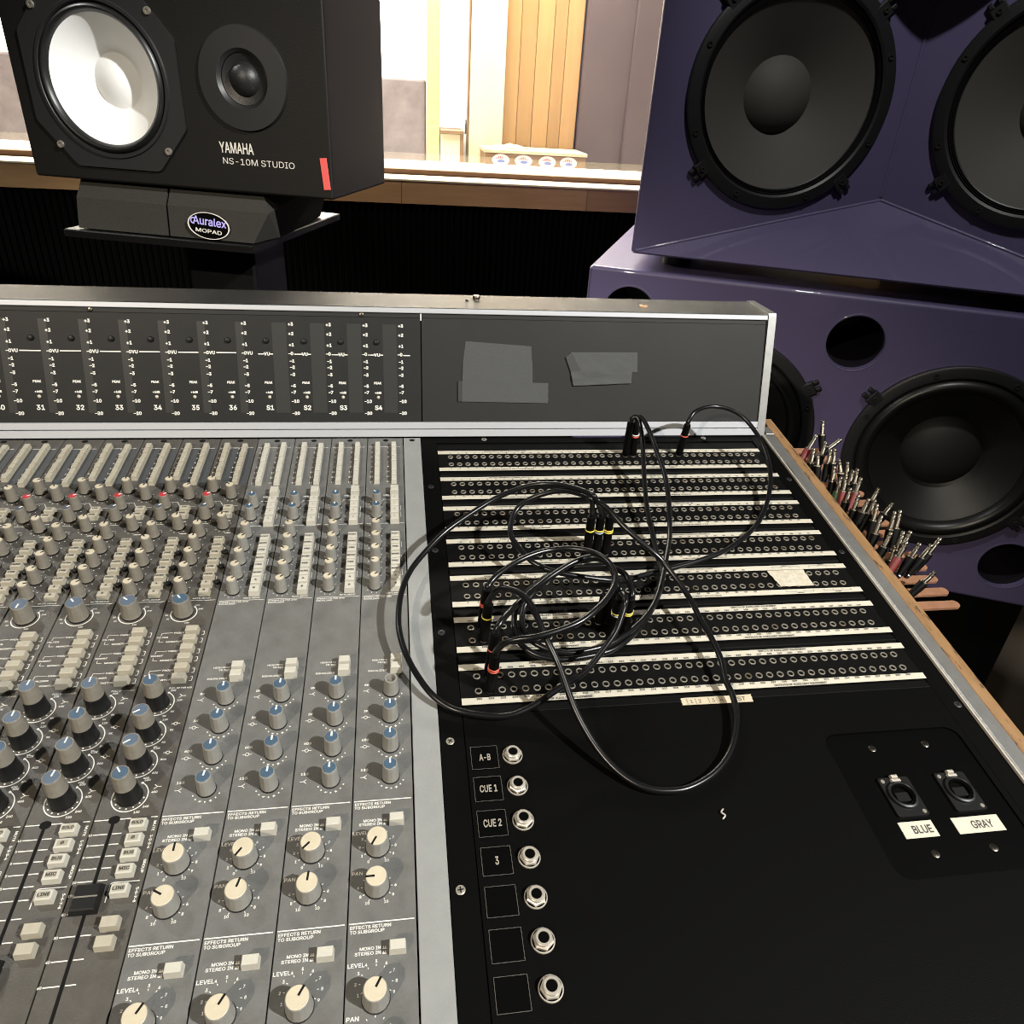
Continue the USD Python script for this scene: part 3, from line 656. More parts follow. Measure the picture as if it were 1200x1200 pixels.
def stereo_strip(k, label, angles, eq_missing=False):
    w = 38.0
    t = thing('channel_strip', label, 'channel strip', CONS @ T(S_X[k] / 1000, 0, 0))
    put(t, 'faceplate', MB().box(.35, w - .35, Y_END, 27.6, -5.5, 0, ch=.3), 'strip_grey')
    put(t, 'screw_hole', MB().lathe([(3.0, .05), (2.6, .12), (0, .12)], 16, T(19.5, 22.8, 0) @ np.diag([1, .8, 1, 1])), 'chassis_black')
    route_columns(t, w, False)
    for j in range(2): knob(t, 'small', 11.3, (-93.0, -111.5)[j], angles[j], 'knob_light', 'cap_blue', 'pointer_white')
    for j in range(5): knob(t, 'small', 11.2, (-137, -155.2, -173.2, -191, -210)[j], angles[2 + j], 'knob_light', 'knob_cream', 'black_plastic')
    button(t, 28.1, -74.5, 8.4, 9.6, 6.6, 'white_button')
    for y in (-89.6, -99.4, -109.4, -120.6): button(t, 28.1, y, 8.4, 9.0, 6.0, 'white_button', None)
    q0 = MB()
    for y, n in zip((-89.6, -99.4, -109.4, -120.6), 'ALRB'): text(q0, n, 28.1, y, 1.3, 6.08, 'c', 40, 1)
    put(t, 'button_words', q0, 'dark_print')
    for y, wd in zip((-146.2, -155.4, -164.6, -174.8, -183.8, -193.6, -202.6, -212.4), ('POST', 'MONO', 'PRE', 'MONO', 'PRE', 'MONO', 'A', 'B')):
        button(t, 28.4, y, 8.6, 8.2, 6.0, 'white_button', wd)
    for y in (-292.6, -300.9): button(t, 28.0, y - 1.0, 8.8, 6.4, 7.0, 'white_button')
    if not eq_missing: knob(t, 'eq', 23.8, -320.8, angles[7], 'knob_light', 'cap_blue', 'pointer_white')
    else:
        M = T(24.3, -321.3, 0)
        kk = put(t, 'knob', HOLLOW, 'knob_light', M, label='grey knob with its blue cap missing, hollow on top')
        put(kk, 'knob_ring', PROTO['eq'][1], 'black_plastic', M); put(kk, 'shaft', MB().lathe([(1.7, 8), (1.7, 11.4), (0, 11.6)], 14, M), 'nickel_dull', smooth=40)
    for j, y in enumerate((-344.0, -368.1, -391.4)): knob(t, 'eq', 23.7, y, angles[8 + j], 'knob_light', 'cap_blue', 'pointer_white')
    button(t, 27.3, -422.9, 9.2, 6.0, 6.4, 'white_button')
    knob(t, 'return', 16.0, -438.4, angles[11], 'knob_light', 'knob_cream', 'black_plastic')
    knob(t, 'return', 15.8, -462.4, angles[12], 'knob_light', 'knob_cream', 'black_plastic')
    button(t, 27.3, -497, 9.2, 6.0, 6.4, 'white_button')
    knob(t, 'return', 16.0, -520, 30, 'knob_light', 'knob_cream', 'black_plastic')
    knob(t, 'return', 16.0, -545, -40, 'knob_light', 'knob_cream', 'black_plastic')
    q = MB()
    line(q, 2.0, 9.2, w - 3, 9.2, .5)
    for cx in (5.4, 22.0):
        for j in range(8): text(q, str(j * 2 + 1), cx, 7.0 - 9.1 * j, 1.9, .13, 'c', 32, 1)
    line(q, 2.2, -123.6, w - 1.2, -123.6, .45)
    for y0 in (-93, -111.5): scale_dots(q, 11.3, y0, 7.2)
    for y0 in (-137, -155.2, -173.2, -191, -210): scale_dots(q, 11.2, y0, 7.2)
    marks(q, 17.5, -79.5, 7.5, 1.3, seed=1); marks(q, 17, -86.5, 6.5, 1.1, seed=2)
    for y0 in (-100, -110, -155, -174, -193): line(q, 34.0, y0 - 3.5, 34.0, y0 + 3.5, .35); line(q, 33.2, y0 - 3.5, 34.0, y0 - 3.5, .35); line(q, 33.2, y0 + 3.5, 34.0, y0 + 3.5, .35)
    text(q, 'MUTE GROUP', 20.4, -218.9, 1.25, .13, 'l', 36, 1, 1.12)
    line(q, 2.0, -220.6, w - 1.4, -220.6, .4)
    text(q, 'STEREO FILTER AND', 2.2, -222.9, 1.25, .13, 'l', 36, 1, 1.3); text(q, 'EQUALISER', 2.2, -225.0, 1.25, .13, 'l', 36, 1, 1.3)
    text(q, 'HIGH PASS', 21.6, -291.9, 1.35, .13, 'r', 40, 1, 1.12); text(q, 'FILTER', 21.6, -294.3, 1.35, .13, 'r', 40, 1, 1.12)
    text(q, 'EQUALIZER', 21.2, -302.2, 1.35, .13, 'r', 40, 1, 1.3)
    for n, y in zip(('8K', '3K', '600', '150'), (-320.8, -344.0, -368.1, -391.4)):
        text(q, n, 6.8, y + 5.2, 1.7, .13, 'c', 40, 1, 1.1)
        if n in ('8K', '150'): shelf(q, 6.4, y + .6, 1.1)
        else: bell(q, 6.6, y + .6, 1.15)
        for j in range(7):
            a = math.radians(90 + 22 + 22 * j); r = 8.6
            if 1 <= j <= 5 or True: dot(q, 23.8 + r * math.sin(a), y + r * math.cos(a), .5, .13, 8)
        line(q, 20.2, y - 8.0, 22.0, y - 8.0, .45); line(q, 26.4, y - 8.0, 28.2, y - 8.0, .45); line(q, 27.3, y - 8.9, 27.3, y - 7.1, .45)
    for yb in (-407.8, -482.0):
        line(q, 1.0, yb, w - 1.4, yb, .6)
        text(q, 'EFFECTS RETURN', 1.4, yb - 3.0, 1.65, .13, 'l', 44, 1, 1.14); text(q, 'TO SUBGROUP', 1.4, yb - 5.4, 1.65, .13, 'l', 44, 1, 1.14)
        text(q, 'MONO IN', 18.4, yb - 14.3, 1.6, .13, 'r', 44, 1, 1.12); text(q, 'STEREO IN', 18.4, yb - 16.7, 1.6, .13, 'r', 44, 1, 1.18)
        for yy in (-14.2, -16.6): line(q, 19.2, yb + yy, 21.4, yb + yy, .5); line(q, 19.8, yb + yy, 19.8, yb + yy + 1.2, .4); line(q, 20.8, yb + yy, 20.8, yb + yy + 1.2, .4)
        text(q, 'LEVEL', .9, yb - 22.4, 1.9, .13, 'l', 48, 1, 1.15); text(q, 'PAN', 1.2, yb - 47.2, 1.9, .13, 'l', 48, 1, 1.2)
        for (cx, cy, num) in ((16.0, yb - 30.6, True), (15.8, yb - 54.6, False)):
            for j in range(11):
                a = math.radians(-150 + 30 * j); r0, r1 = 8.0, 9.0
                line(q, cx + r0 * math.sin(a), cy + r0 * math.cos(a), cx + r1 * math.sin(a), cy + r1 * math.cos(a), .4)
                if num or 3 > j or j > 7: text(q, str(j) if num else str(abs(j - 5) * 2), cx + 10.6 * math.sin(a), cy + 10.4 * math.cos(a) - .7, 1.5, .13, 'c', 40, 1)
    put(t, 'printed_legend', q, 'white_print', kind='stuff')

def mono_strip(k, label, an, capm):
    w = 38.3
    t = thing('channel_strip', label, 'channel strip', CONS @ T(M_X[k] / 1000, 0, 0))
    put(t, 'faceplate', MB().box(.4, w - .4, Y_END, 27.6, -5.5, 0, ch=.3), 'strip_brown_grey')
    put(t, 'screw_hole', MB().lathe([(3.2, .05), (2.8, .12), (0, .12)], 16, T(20, 23.6, 0) @ np.diag([1, .8, 1, 1])), 'chassis_black')
    q = MB()
    for x0, x1, y1 in ((13.0, 23.6, -52), (30.6, 37.2, -58)): q.quad([(x0, y1, .06), (x1, y1, .06), (x1, 8.4, .06), (x0, 8.4, .06)])
    put(t, 'routing_field', q, 'slate_print')
    route_columns(t, w, True)
    K = [('small', 9.1, -66.2, 'knob_cream'), ('small', 27.3, -77.2, 'knob_cream'), ('small', 9.3, -91.6, 'cap_red'), ('small', 9.3, -109.0, 'cap_slate'),
         ('small', 27.5, -123.6, 'knob_cream')] + [('small', 9.1, y, 'knob_cream') for y in (-134.2, -153.4, -171.4, -190.2, -208.5)]
    for j, (kd, x, y, cp) in enumerate(K):
        knob(t, kd, x, y, an[j], 'knob_grey', cp, 'black_plastic' if cp == 'knob_cream' else 'pointer_white')
    for y in (-98.6, -107.8): button(t, 27.8, y, 9.0, 6.2, 5.0, 'cream_button', 'ON' if y > -100 else 'PRE')
    for y, wd in zip((-145.2, -154.6, -164.0, -173.6, -183.0, -192.6, -202.4, -211.6), ('POST', 'FADER', 'PRE', 'FADER', 'PRE', 'FADER', 'A', 'B')):
        button(t, 27.6, y, 8.8, 5.9, 5.0, 'cream_button', wd)
    for y in (-160.0, -179.0, -198.5):
        s = put(t, 'trimmer', MB().lathe([(2.6, .05), (2.6, 1.6), (2.1, 2.2), (0, 2.4)], 18, T(35.2, y, 0)), 'black_plastic', smooth=40)
    knob(t, 'filter', 15.8, -232.6, an[10], 'knob_grey', capm, 'pointer_white')
    for y in (-254.2, -263.5, -272.7, -282.1, -291.4, -301.2): button(t, 26.8, y, 9.8, 6.2, 5.6, 'cream_button')
    for j, y in enumerate((-321.0, -346.0, -368.9, -392.3)): tall_knob(t, 16.9, y, an[11 + j], 'cap_blue_pale' if (j + k) % 3 else 'cap_blue')
    for y, wd in zip((-413.2, -422.6, -431.8, -441.0, -452.2), ('SOLO', 'Ø', 'BUS', 'MIC', 'LINE')): button(t, 27.4, y, 9.6, 6.6, 5.0, 'white_button', wd, window=True)
    for y in (-470, -480): button(t, 27.4, y, 9.6, 6.6, 5.6, 'cream_button')
    sl = MB(); sl.box(11.0, 12.8, -560, -409.5, .04, .14); sl.lathe([(3.4, .02), (3.2, .18), (0, .18)], 16, T(12, -407.6, 0) @ np.diag([1, .8, 1, 1]))
    put(t, 'fader_slot', sl, 'chassis_black')
    fy = {36: -456.5, 35: -492, 34: -500, 33: -505}.get(k, -500)
    fc = MB(); fc.box(4.6, 19.4, fy - 8, fy + 8, 2.6, 7.0, ch=.8, top=.9)
    f = put(t, 'fader', fc, 'black_plastic')
    put(f, 'fader_line', MB().box(5.8, 18.2, fy - .4, fy + .4, 7.01, 7.15), 'knob_grey')
    put(f, 'fader_stem', MB().box(11.4, 12.4, fy - 3, fy + 3, .1, 3.2), 'nickel_dull')
    q = MB(); line(q, 2, 9.2, w - 3, 9.2, .5)
    for j in range(7): text(q, str(j * 2 + 1), 3.4, 7.0 - 8.75 * j, 1.7, .13, 'c', 32, 1)
    for j in range(8): text(q, str(j * 2 + 2), 21.0, 7.0 - 8.75 * j, 1.7, .13, 'c', 32, 1)
    for (x, y) in ((9.1, -66.2), (27.3, -77.2), (9.3, -91.6), (9.3, -109), (27.5, -123.6), (9.1, -134.2), (9.1, -153.4), (9.1, -171.4), (9.1, -190.2), (9.1, -208.5)): scale_dots(q, x, y, 7.2)
    line(q, 2, -84.5, 18, -84.5, .4); line(q, 18, -84.5, 22, -92, .4); line(q, 22, -92, w - 3, -92, .4)
    line(q, 2, -118, 16, -118, .4); marks(q, 20, -115.5, 12, 1.1, seed=k); marks(q, 30, -133, 6, 1.0, seed=k + 1); line(q, 2, -126.5, 14, -126.5, .35)
    for y0 in (-159, -178, -197): line(q, 33.4, y0 + 2.5, 33.4, y0 + 6, .35); line(q, 32.6, y0 + 6, 33.4, y0 + 6, .35)
    text(q, 'MUTE GROUP', 19.2, -217.2, 1.25, .13, 'l', 36, 1, 1.2); line(q, 1.2, -219.0, w - 1.4, -219.0, .4)
    arc(q, 15.8, -232.6, 9.6, -195, 42, .75, 30, .13)
    for n, a in (('30', 190), ('40', 212), ('150', 290), ('240', 20), ('270', 45)):
        aa = math.radians(a); text(q, n, 15.8 + 12.6 * math.cos(aa), -233.4 + 11.6 * math.sin(aa), 1.3, .13, 'c', 36, 1)
    dot(q, 15.8 + 9.6 * math.cos(math.radians(42)), -232.6 + 9.6 * math.sin(math.radians(42)), .8)
    for y0, n in ((-254.2, 'FILTER'), (-272.7, 'INSERT'), (-291.4, 'EQUALISER')):
        text(q, 'FADER', 20.6, y0 - .6, 1.35, .13, 'r', 36, 1, 1.25); line(q, 4.6, y0 + .2, 12.2, y0 + .2, .35); line(q, 4.6, y0 + .2, 4.2, y0 - 2.6, .35)
        text(q, n, 1.6, y0 - 5.0, 1.35, .13, 'l', 36, 1, 1.25); line(q, 4.0, y0 - 6.2, 4.0, y0 - 8.8, .35); line(q, 4.0, y0 - 8.8, 7.2, y0 - 8.8, .35)
        text(q, 'MONITOR', 20.6, y0 - 9.6, 1.35, .13, 'r', 36, 1, 1.25)
        for d in (0, -7.6): line(q, 33.6, y0 + 1 + d, 35.2, y0 + 1 + d, .4); line(q, 35.2, y0 + 1 + d, 35.2, y0 - 3.0 + d, .4); line(q, 33.4, y0 - 3.0 + d, 35.2, y0 - 3.0 + d, .4)
    text(q, 'PULL UP FOR ×10', w - 1.6, -308.8, 1.3, .13, 'r', 36, 1, 1.0)
    for j, y in enumerate((-321.0, -346.0, -368.9, -392.3)):
        arc(q, 16.9, y, 10.4, -150, 62 if j < 2 else 58, .65, 30, .13)
        if j == 3: arc(q, 16.9, y, 10.4, 150, 212, .65, 12, .13)
        scale_dots(q, 16.9, y, 8.6, 7, 100, 260, .5)
        dot(q, 16.9 + 10.4 * math.cos(math.radians(60)), y + 10.4 * math.sin(math.radians(60)), .8)
        for n, a in zip((('20K', '10K', '5K', '2K'), ('12K', '9K', '5K', '2K'), ('1.2K', '800', '600', '400'), ('600', '400', '240', '120'))[j], (56, 8, -38, -62)):
            aa = math.radians(a); text(q, n, 16.9 + 14.0 * math.cos(aa), y + 12.8 * math.sin(aa) - .6, 1.4, .13, 'c', 36, 1)
        if j in (1, 2): bell(q, 32.4, y + 7.0, 1.1)
        else: shelf(q, 32.0, y + 5.6, 1.2, -1 if j == 0 else -1)
    line(q, .8, -407.4, 9, -407.4, .6); line(q, 15, -407.4, 21.5, -407.4, .6); line(q, 32.8, -407.4, w - 1.6, -407.4, .6)
    for j, y in enumerate((-416.6, -423.2, -430.3, -437.4, -444.6, -452, -462, -474, -486, -498)):
        line(q, 2.6, y, 10.6, y, .6); line(q, 13.2, y, 18.4, y, .6); text(q, ('10', '5', '0', '5', '10', '15', '20', '30', '40', '60')[j], 2.2, y - .6, 1.3, .13, 'r', 36, 1)
    line(q, 22.0, -446.4, w - 2.2, -446.4, .5); line(q, 20.6, -448, 20.6, -457.4, .5); arc(q, 22.2, -448, 1.6, 90, 180, .5, 6)
    for y0, n, l in ((-410, 'MUTE', 1.4), (-434, 'GROUP', 1.4)):
        text(q, n, 35.2, y0, l, .13, 'l', 36, 1, 1.2, rot=-math.pi / 2)
    text(q, '1–2–3–4', 35.2, -419, 1.4, .13, 'l', 36, 1, 1.1, rot=-math.pi / 2); text(q, '5–6–7–8', 35.2, -450, 1.4, .13, 'l', 36, 1, 1.1, rot=-math.pi / 2)
    put(t, 'printed_legend', q, 'white_print', kind='stuff')

# pointer angles, read off the photograph
stereo_strip(1, 'grey stereo channel strip below meter S1, beside the brownish strips', [-5, 10, 40, 45, 45, 50, 50, 0, 5, 0, 8, 0, -60])
stereo_strip(2, 'grey stereo channel strip below meter S2, second of the four', [0, 0, -45, 50, -50, 50, 50, 4, 3, 2, 2, -145, 15])
stereo_strip(3, 'grey stereo channel strip below meter S3, third of the four', [0, 0, 50, 50, 50, -45, 50, 0, 2, 2, 0, -135, 5])
stereo_strip(4, 'grey stereo channel strip below meter S4 with one capless hollow knob', [-50, 0, 50, 55, 50, -90, 50, 0, 0, 0, 0, -150, -90], True)
MA = {36: [20, -40, 60, 50, 15, 8, 10, 60, 50, 50, -35, -20, -120, -125, -35],
      35: [5, 45, 60, 45, 20, 55, -45, 55, 65, 50, -50, 0, 0, 5, 10],
      34: [0, 10, 60, 55, 10, 5, 10, -90, 80, 60, -40, 5, 0, 0, 10],
      33: [60, 50, 60, 55, 10, 55, 55, 60, 55, 80, 185, 10, 0, 5, 10],
      32: [65, -10, 65, 55, 10, -85, -85, 40, 55, -85, -20, 10, 50, 0, 0]}
WORD = {36: 'brown-grey channel strip touching the grey stereo strips, its black fader cap in view', 35: 'brown-grey channel strip under the bridge number 35, second left of the grey stereo strips',
        34: 'brown-grey channel strip third left of the grey stereo strips', 33: 'brown-grey channel strip fourth left of the grey stereo strips', 32: 'brown-grey channel strip fifth left of the grey stereo strips, all its upper half in view',
        31: 'brown-grey channel strip second from the left edge of the picture', 30: 'brown-grey channel strip cut off by the left edge of the picture'}
for k in range(36, 29, -1):
    mono_strip(k, WORD[k], MA.get(k) or [RNG.choice((60, 50, 10, -50, -85, 45)) for _ in range(15)], 'cap_blue_pale' if k != 36 else 'cap_blue')
# ================================================================== meter bridge (face frame: x right, y up the face, z out of it)
BRM = CONS @ T(0, .030, 0) @ RX(math.radians(67))
t = thing('meter_bridge', 'black meter bridge with silver trim along the back of the console', 'meter bridge', BRM)
BX0 = -760
put(t, 'lower_trim', MB().box(BX0, 376.8, .2, 8.2, -4, 2.2, ch=.5), 'silver_trim')
put(t, 'lower_trim', MB().box(BX0, 376.8, 8.9, 16.2, -4, 1.6, ch=.4), 'silver_trim')
put(t, 'upper_trim', MB().box(BX0, 376.8, 131.6, 136.8, -4, 1.4, ch=.5), 'silver_trim')
put(t, 'meter_panel', MB().box(BX0, -15.6, 16.4, 126.6, -4, -.6, ch=.2), 'meter_black')
put(t, 'blank_panel', MB().box(-14.5, 376.4, 16.4, 126.6, -4, -.6, ch=.2), 'meter_panel')
put(t, 'upper_band', MB().box(BX0, -15.6, 126.9, 131.4, -4, -.9), 'meter_panel')
put(t, 'upper_band', MB().box(-14.5, 376.4, 126.9, 131.4, -4, -.9), 'meter_panel')
put(t, 'clip', MB().box(-15.6, -14.4, 124, 131.4, -3, -.2), 'white_print')
def yz_prism(poly, x0, x1):
    """a section drawn in (y, z), run along x"""
    q = MB().prism(poly, 0, x1 - x0); v = q.V[0]
    q.V[0] = np.c_[x0 + v[:, 2], v[:, 0], v[:, 1]]; return q
TF, TB = (137.4, -.6), (152.7, -55.5)
put(t, 'body', yz_prism([(0, -4.2), (136.9, -4.2), (136.9, -3.0), TF, (138.4, -3.4), (TB[0] + .4, TB[1] + 1.5), TB, (44, -92), (6, -14)], BX0, 376.8), 'bridge_top')
put(t, 'end_cheek', yz_prism([(-1, 1.0), (136, 2.2), (139.2, .8), (154.6, -56.8), (152, -58.5), (42, -96), (4, -14)], 377.2, 386.4), 'aluminium', label='silver end cheek')
put(t, 'cheek_face', yz_prism([(0, -1.2), (134, -1.2), (152, -57), (42, -94), (5, -14)], 386.5, 387.6), 'black_plastic')
def on_top(x, f): return T(x, TF[0] + f * (TB[0] - TF[0]), TF[1] + f * (TB[1] - TF[1])) @ RX(math.radians(-67 - 7.45) )
def top_M(x, f):
    # upright frame on the top surface: its z axis is the surface normal
    d = np.array([0, TB[0] - TF[0], TB[1] - TF[1]]); d /= np.linalg.norm(d)
    M = np.eye(4); M[:3, 0] = (1, 0, 0); M[:3, 1] = d; M[:3, 2] = np.cross(M[:3, 0], d)
    if M[1, 2] < 0: M[:3, 2] *= -1; M[:3, 0] *= -1
    M[:3, 3] = (x, TF[0] + f * (TB[0] - TF[0]), TF[1] + f * (TB[1] - TF[1])); return M
put(t, 'thumb_screw', MB().lathe([(3.4, .2), (3.4, 1.2), (3.0, 1.8), (4.2, 2.4), (4.4, 4.2), (3.4, 5.8), (0, 6.2)], 18, top_M(47.5, .62)), 'nickel', smooth=40)
put(t, 'peg', MB().lathe([(1.6, .1), (1.6, 2.6), (0, 2.8)], 12, top_M(36.5, .55)), 'frame_black', smooth=40)
s = put(t, 'grommet', MB().lathe([(5.2, .1), (5.0, 1.6), (3.0, 2.0), (2.6, 1.0)], 20, top_M(237, .42)), 'brown_cork', smooth=40)
put(t, 'white_mark', MB().box(-6, 6, -1.2, 1.2, .1, .35, top_M(313, .6)), 'white_print')
for x, y in ((-342.3, 129.1), (-77, 129.1), (-600, 129.1)):
    s = put(t, 'screw', MB().lathe([(2.2, -.9), (2.2, .2), (1.7, .5), (0, .55)], 16, T(x, y, 0)), 'nickel', smooth=40)
    put(s, 'screw_recess', MB().box(-1.2, 1.2, -.3, .3, .5, .62, T(x, y, 0) @ RZ(.9)), 'chassis_black')
XM = {k: -399.9 + 37.45 * (k - 31) for k in range(26, 37)}
XS = {1: -174.8, 2: -136.4, 3: -98.7, 4: -61.6}
VAL = (('+3', 118.2), ('+2', 108.6), ('+1', 97.2), ('0', 88.3), ('-1', 80.6), ('-2', 74.2), ('-3', 66.6), ('-5', 54.8), ('-7', 48.0), ('-10', 38.6), ('-20', 25.8))
for k, x in list(XM.items()) + [('S%d' % k, x) for k, x in XS.items()]:
    st = str(k).startswith('S'); m = put(t, 'meter', MB().box(x + (6.0 if st else 7.6), x + (20.6 if st else 15.4), 26.4, 119.6, -.7, -.42), 'meter_window')
    put(t, 'adjuster', MB().lathe([(2.9, -.6), (2.9, .6), (2.3, 1.8), (1.2, 2.1), (0, 2.1)], 18, T(x - .4, 101.0, 0)), 'black_plastic', smooth=40)
    put(t, 'peak_lamp', MB().lathe([(1.7, -.6), (1.7, .2), (1.0, .9), (0, 1.0)], 16, T(x, 43.0, 0)), 'label_cream', smooth=40)
    q = MB(); tx = x + (25.0 if st else 16.0)
    for n, y in VAL:
        if n == '0':
            text(q, '–0', tx - 1.0, y - 1.5, 3.1, -.36, 'c', 40, 2)
            if not st: text(q, 'VU', tx + 4.6, y - 1.5, 3.1, -.36, 'c', 40, 2, .95)
        else: text(q, n.replace('-', '–'), tx + (1.3 if len(n) == 3 else 0), y - 1.5, 3.1, -.36, 'c', 40, 2)
    if not st:
        if k != 36: line(q, x + 24.8, 88.4, x + 44.6, 88.4, 1.1, -.36)
    else:
        line(q, x - 9.0, 87.6, x - 3.2, 87.6, 1.1, -.36); text(q, 'VU', x - .2, 86.2, 3.1, -.36, 'c', 40, 2); line(q, x + 3.0, 87.6, x + 6.0, 87.6, 1.1, -.36)
        if k == 'S4': line(q, tx + 2.4, 87.6, tx + 9.5, 87.6, 1.1, -.36)
        else: line(q, tx + 2.4, 87.6, tx + 5.0, 87.6, 1.1, -.36)
    text(q, 'PEAK', x - .4, 57.0, 2.2, -.36, 'c', 40, 2, 1.0); text(q, '+6dB', x - .2, 46.8, 2.1, -.36, 'c', 40, 2, .95)
    text(q, str(k), x, 29.5, 4.6, -.36, 'c', 56, 2)
    put(t, 'printed_scale', q, 'white_print', kind='stuff')
def tape(name, poly, label, m, M, z, cat='tape', th=.35, wav=.12, uu=.001):
    t = thing(name, label, cat, M)
    p = [np.array(a, float) for a in poly]; NU, NV = 14, 5
    v = []
    for side in (0, 1):
        for j in range(NV + 1):
            for i in range(NU + 1):
                a, b = i / NU, j / NV
                q = (p[0] * (1 - a) + p[1] * a) * (1 - b) + (p[3] * (1 - a) + p[2] * a) * b
                jag = 0.35 * math.sin(j * 2.9 + len(poly[0]) + p[0][0]) * (i in (0, NU))
                v.append((q[0] + jag, q[1], z + (th + wav * meshkit.noise(np.array([[q[0] * .12, q[1] * .2, 3.1]]))[0] if side == 0 else 0)))
    f = []; W = NU + 1; N = W * (NV + 1)
    for j in range(NV):
        for i in range(NU):
            a = j * W + i; f.append((a, a + 1, a + W + 1, a + W)); f.append((N + a, N + a + W, N + a + W + 1, N + a + 1))
    for i in range(NU):
        f.append((i, N + i, N + i + 1, i + 1)); a = NV * W + i; f.append((a, a + 1, N + a + 1, N + a))
    for j in range(NV):
        a = j * W; f.append((a, a + W, N + a + W, N + a)); a = j * W + NU; f.append((a, N + a, N + a + W, a + W))
    put(t, 'strip', MB().add(v, f), m, smooth=30, u=uu); return t
tape('gaffer_tape_strip', [(32.6, 103.5), (104.8, 99.0), (106.2, 79.5), (29.8, 81.5)], 'top strip of the left stack of three dark grey tapes on the blank bridge panel', 'gaffer_tape', BRM, -.55)
tape('gaffer_tape_strip', [(29.8, 83.3), (106.4, 81.4), (107.2, 57.5), (29.2, 59.5)], 'middle strip of the left stack of three dark grey tapes on the blank bridge panel', 'gaffer_tape', BRM, -.15)
tt = tape('gaffer_tape_strip', [(26.0, 61.0), (124.8, 59.3), (125.1, 37.1), (25.2, 38.8)], 'bottom and widest strip of the left stack of three dark grey tapes', 'gaffer_tape', BRM, .25)
put(tt, 'curled_end', MB().box(24.4, 29.0, 38.9, 60.8, .8, 1.2), 'gaffer_edge')
tt = tape('gaffer_tape_strip', [(149.0, 93.2), (225.6, 93.9), (227.0, 72.0), (149.7, 71.0)], 'upper strip of the right pair of dark grey tapes on the blank bridge panel', 'gaffer_tape', BRM, -.55, wav=.9)
put(tt, 'curled_end', MB().add([(143.5, 88, 1.2), (150, 93, 1.0), (162, 71.4, 1.0), (150, 71, 1.2), (143.5, 88, .7), (150, 93, .5), (162, 71.4, .5), (150, 71, .7)], [(3, 2, 1, 0), (4, 5, 6, 7), (0, 1, 5, 4), (1, 2, 6, 5), (2, 3, 7, 6), (3, 0, 4, 7)]), 'gaffer_edge')
tape('gaffer_tape_strip', [(149.5, 72.6), (220.3, 73.2), (219.9, 59.8), (153.2, 56.7)], 'wrinkled lower strip of the right pair of dark grey tapes', 'gaffer_tape', BRM, .7, wav=1.6)

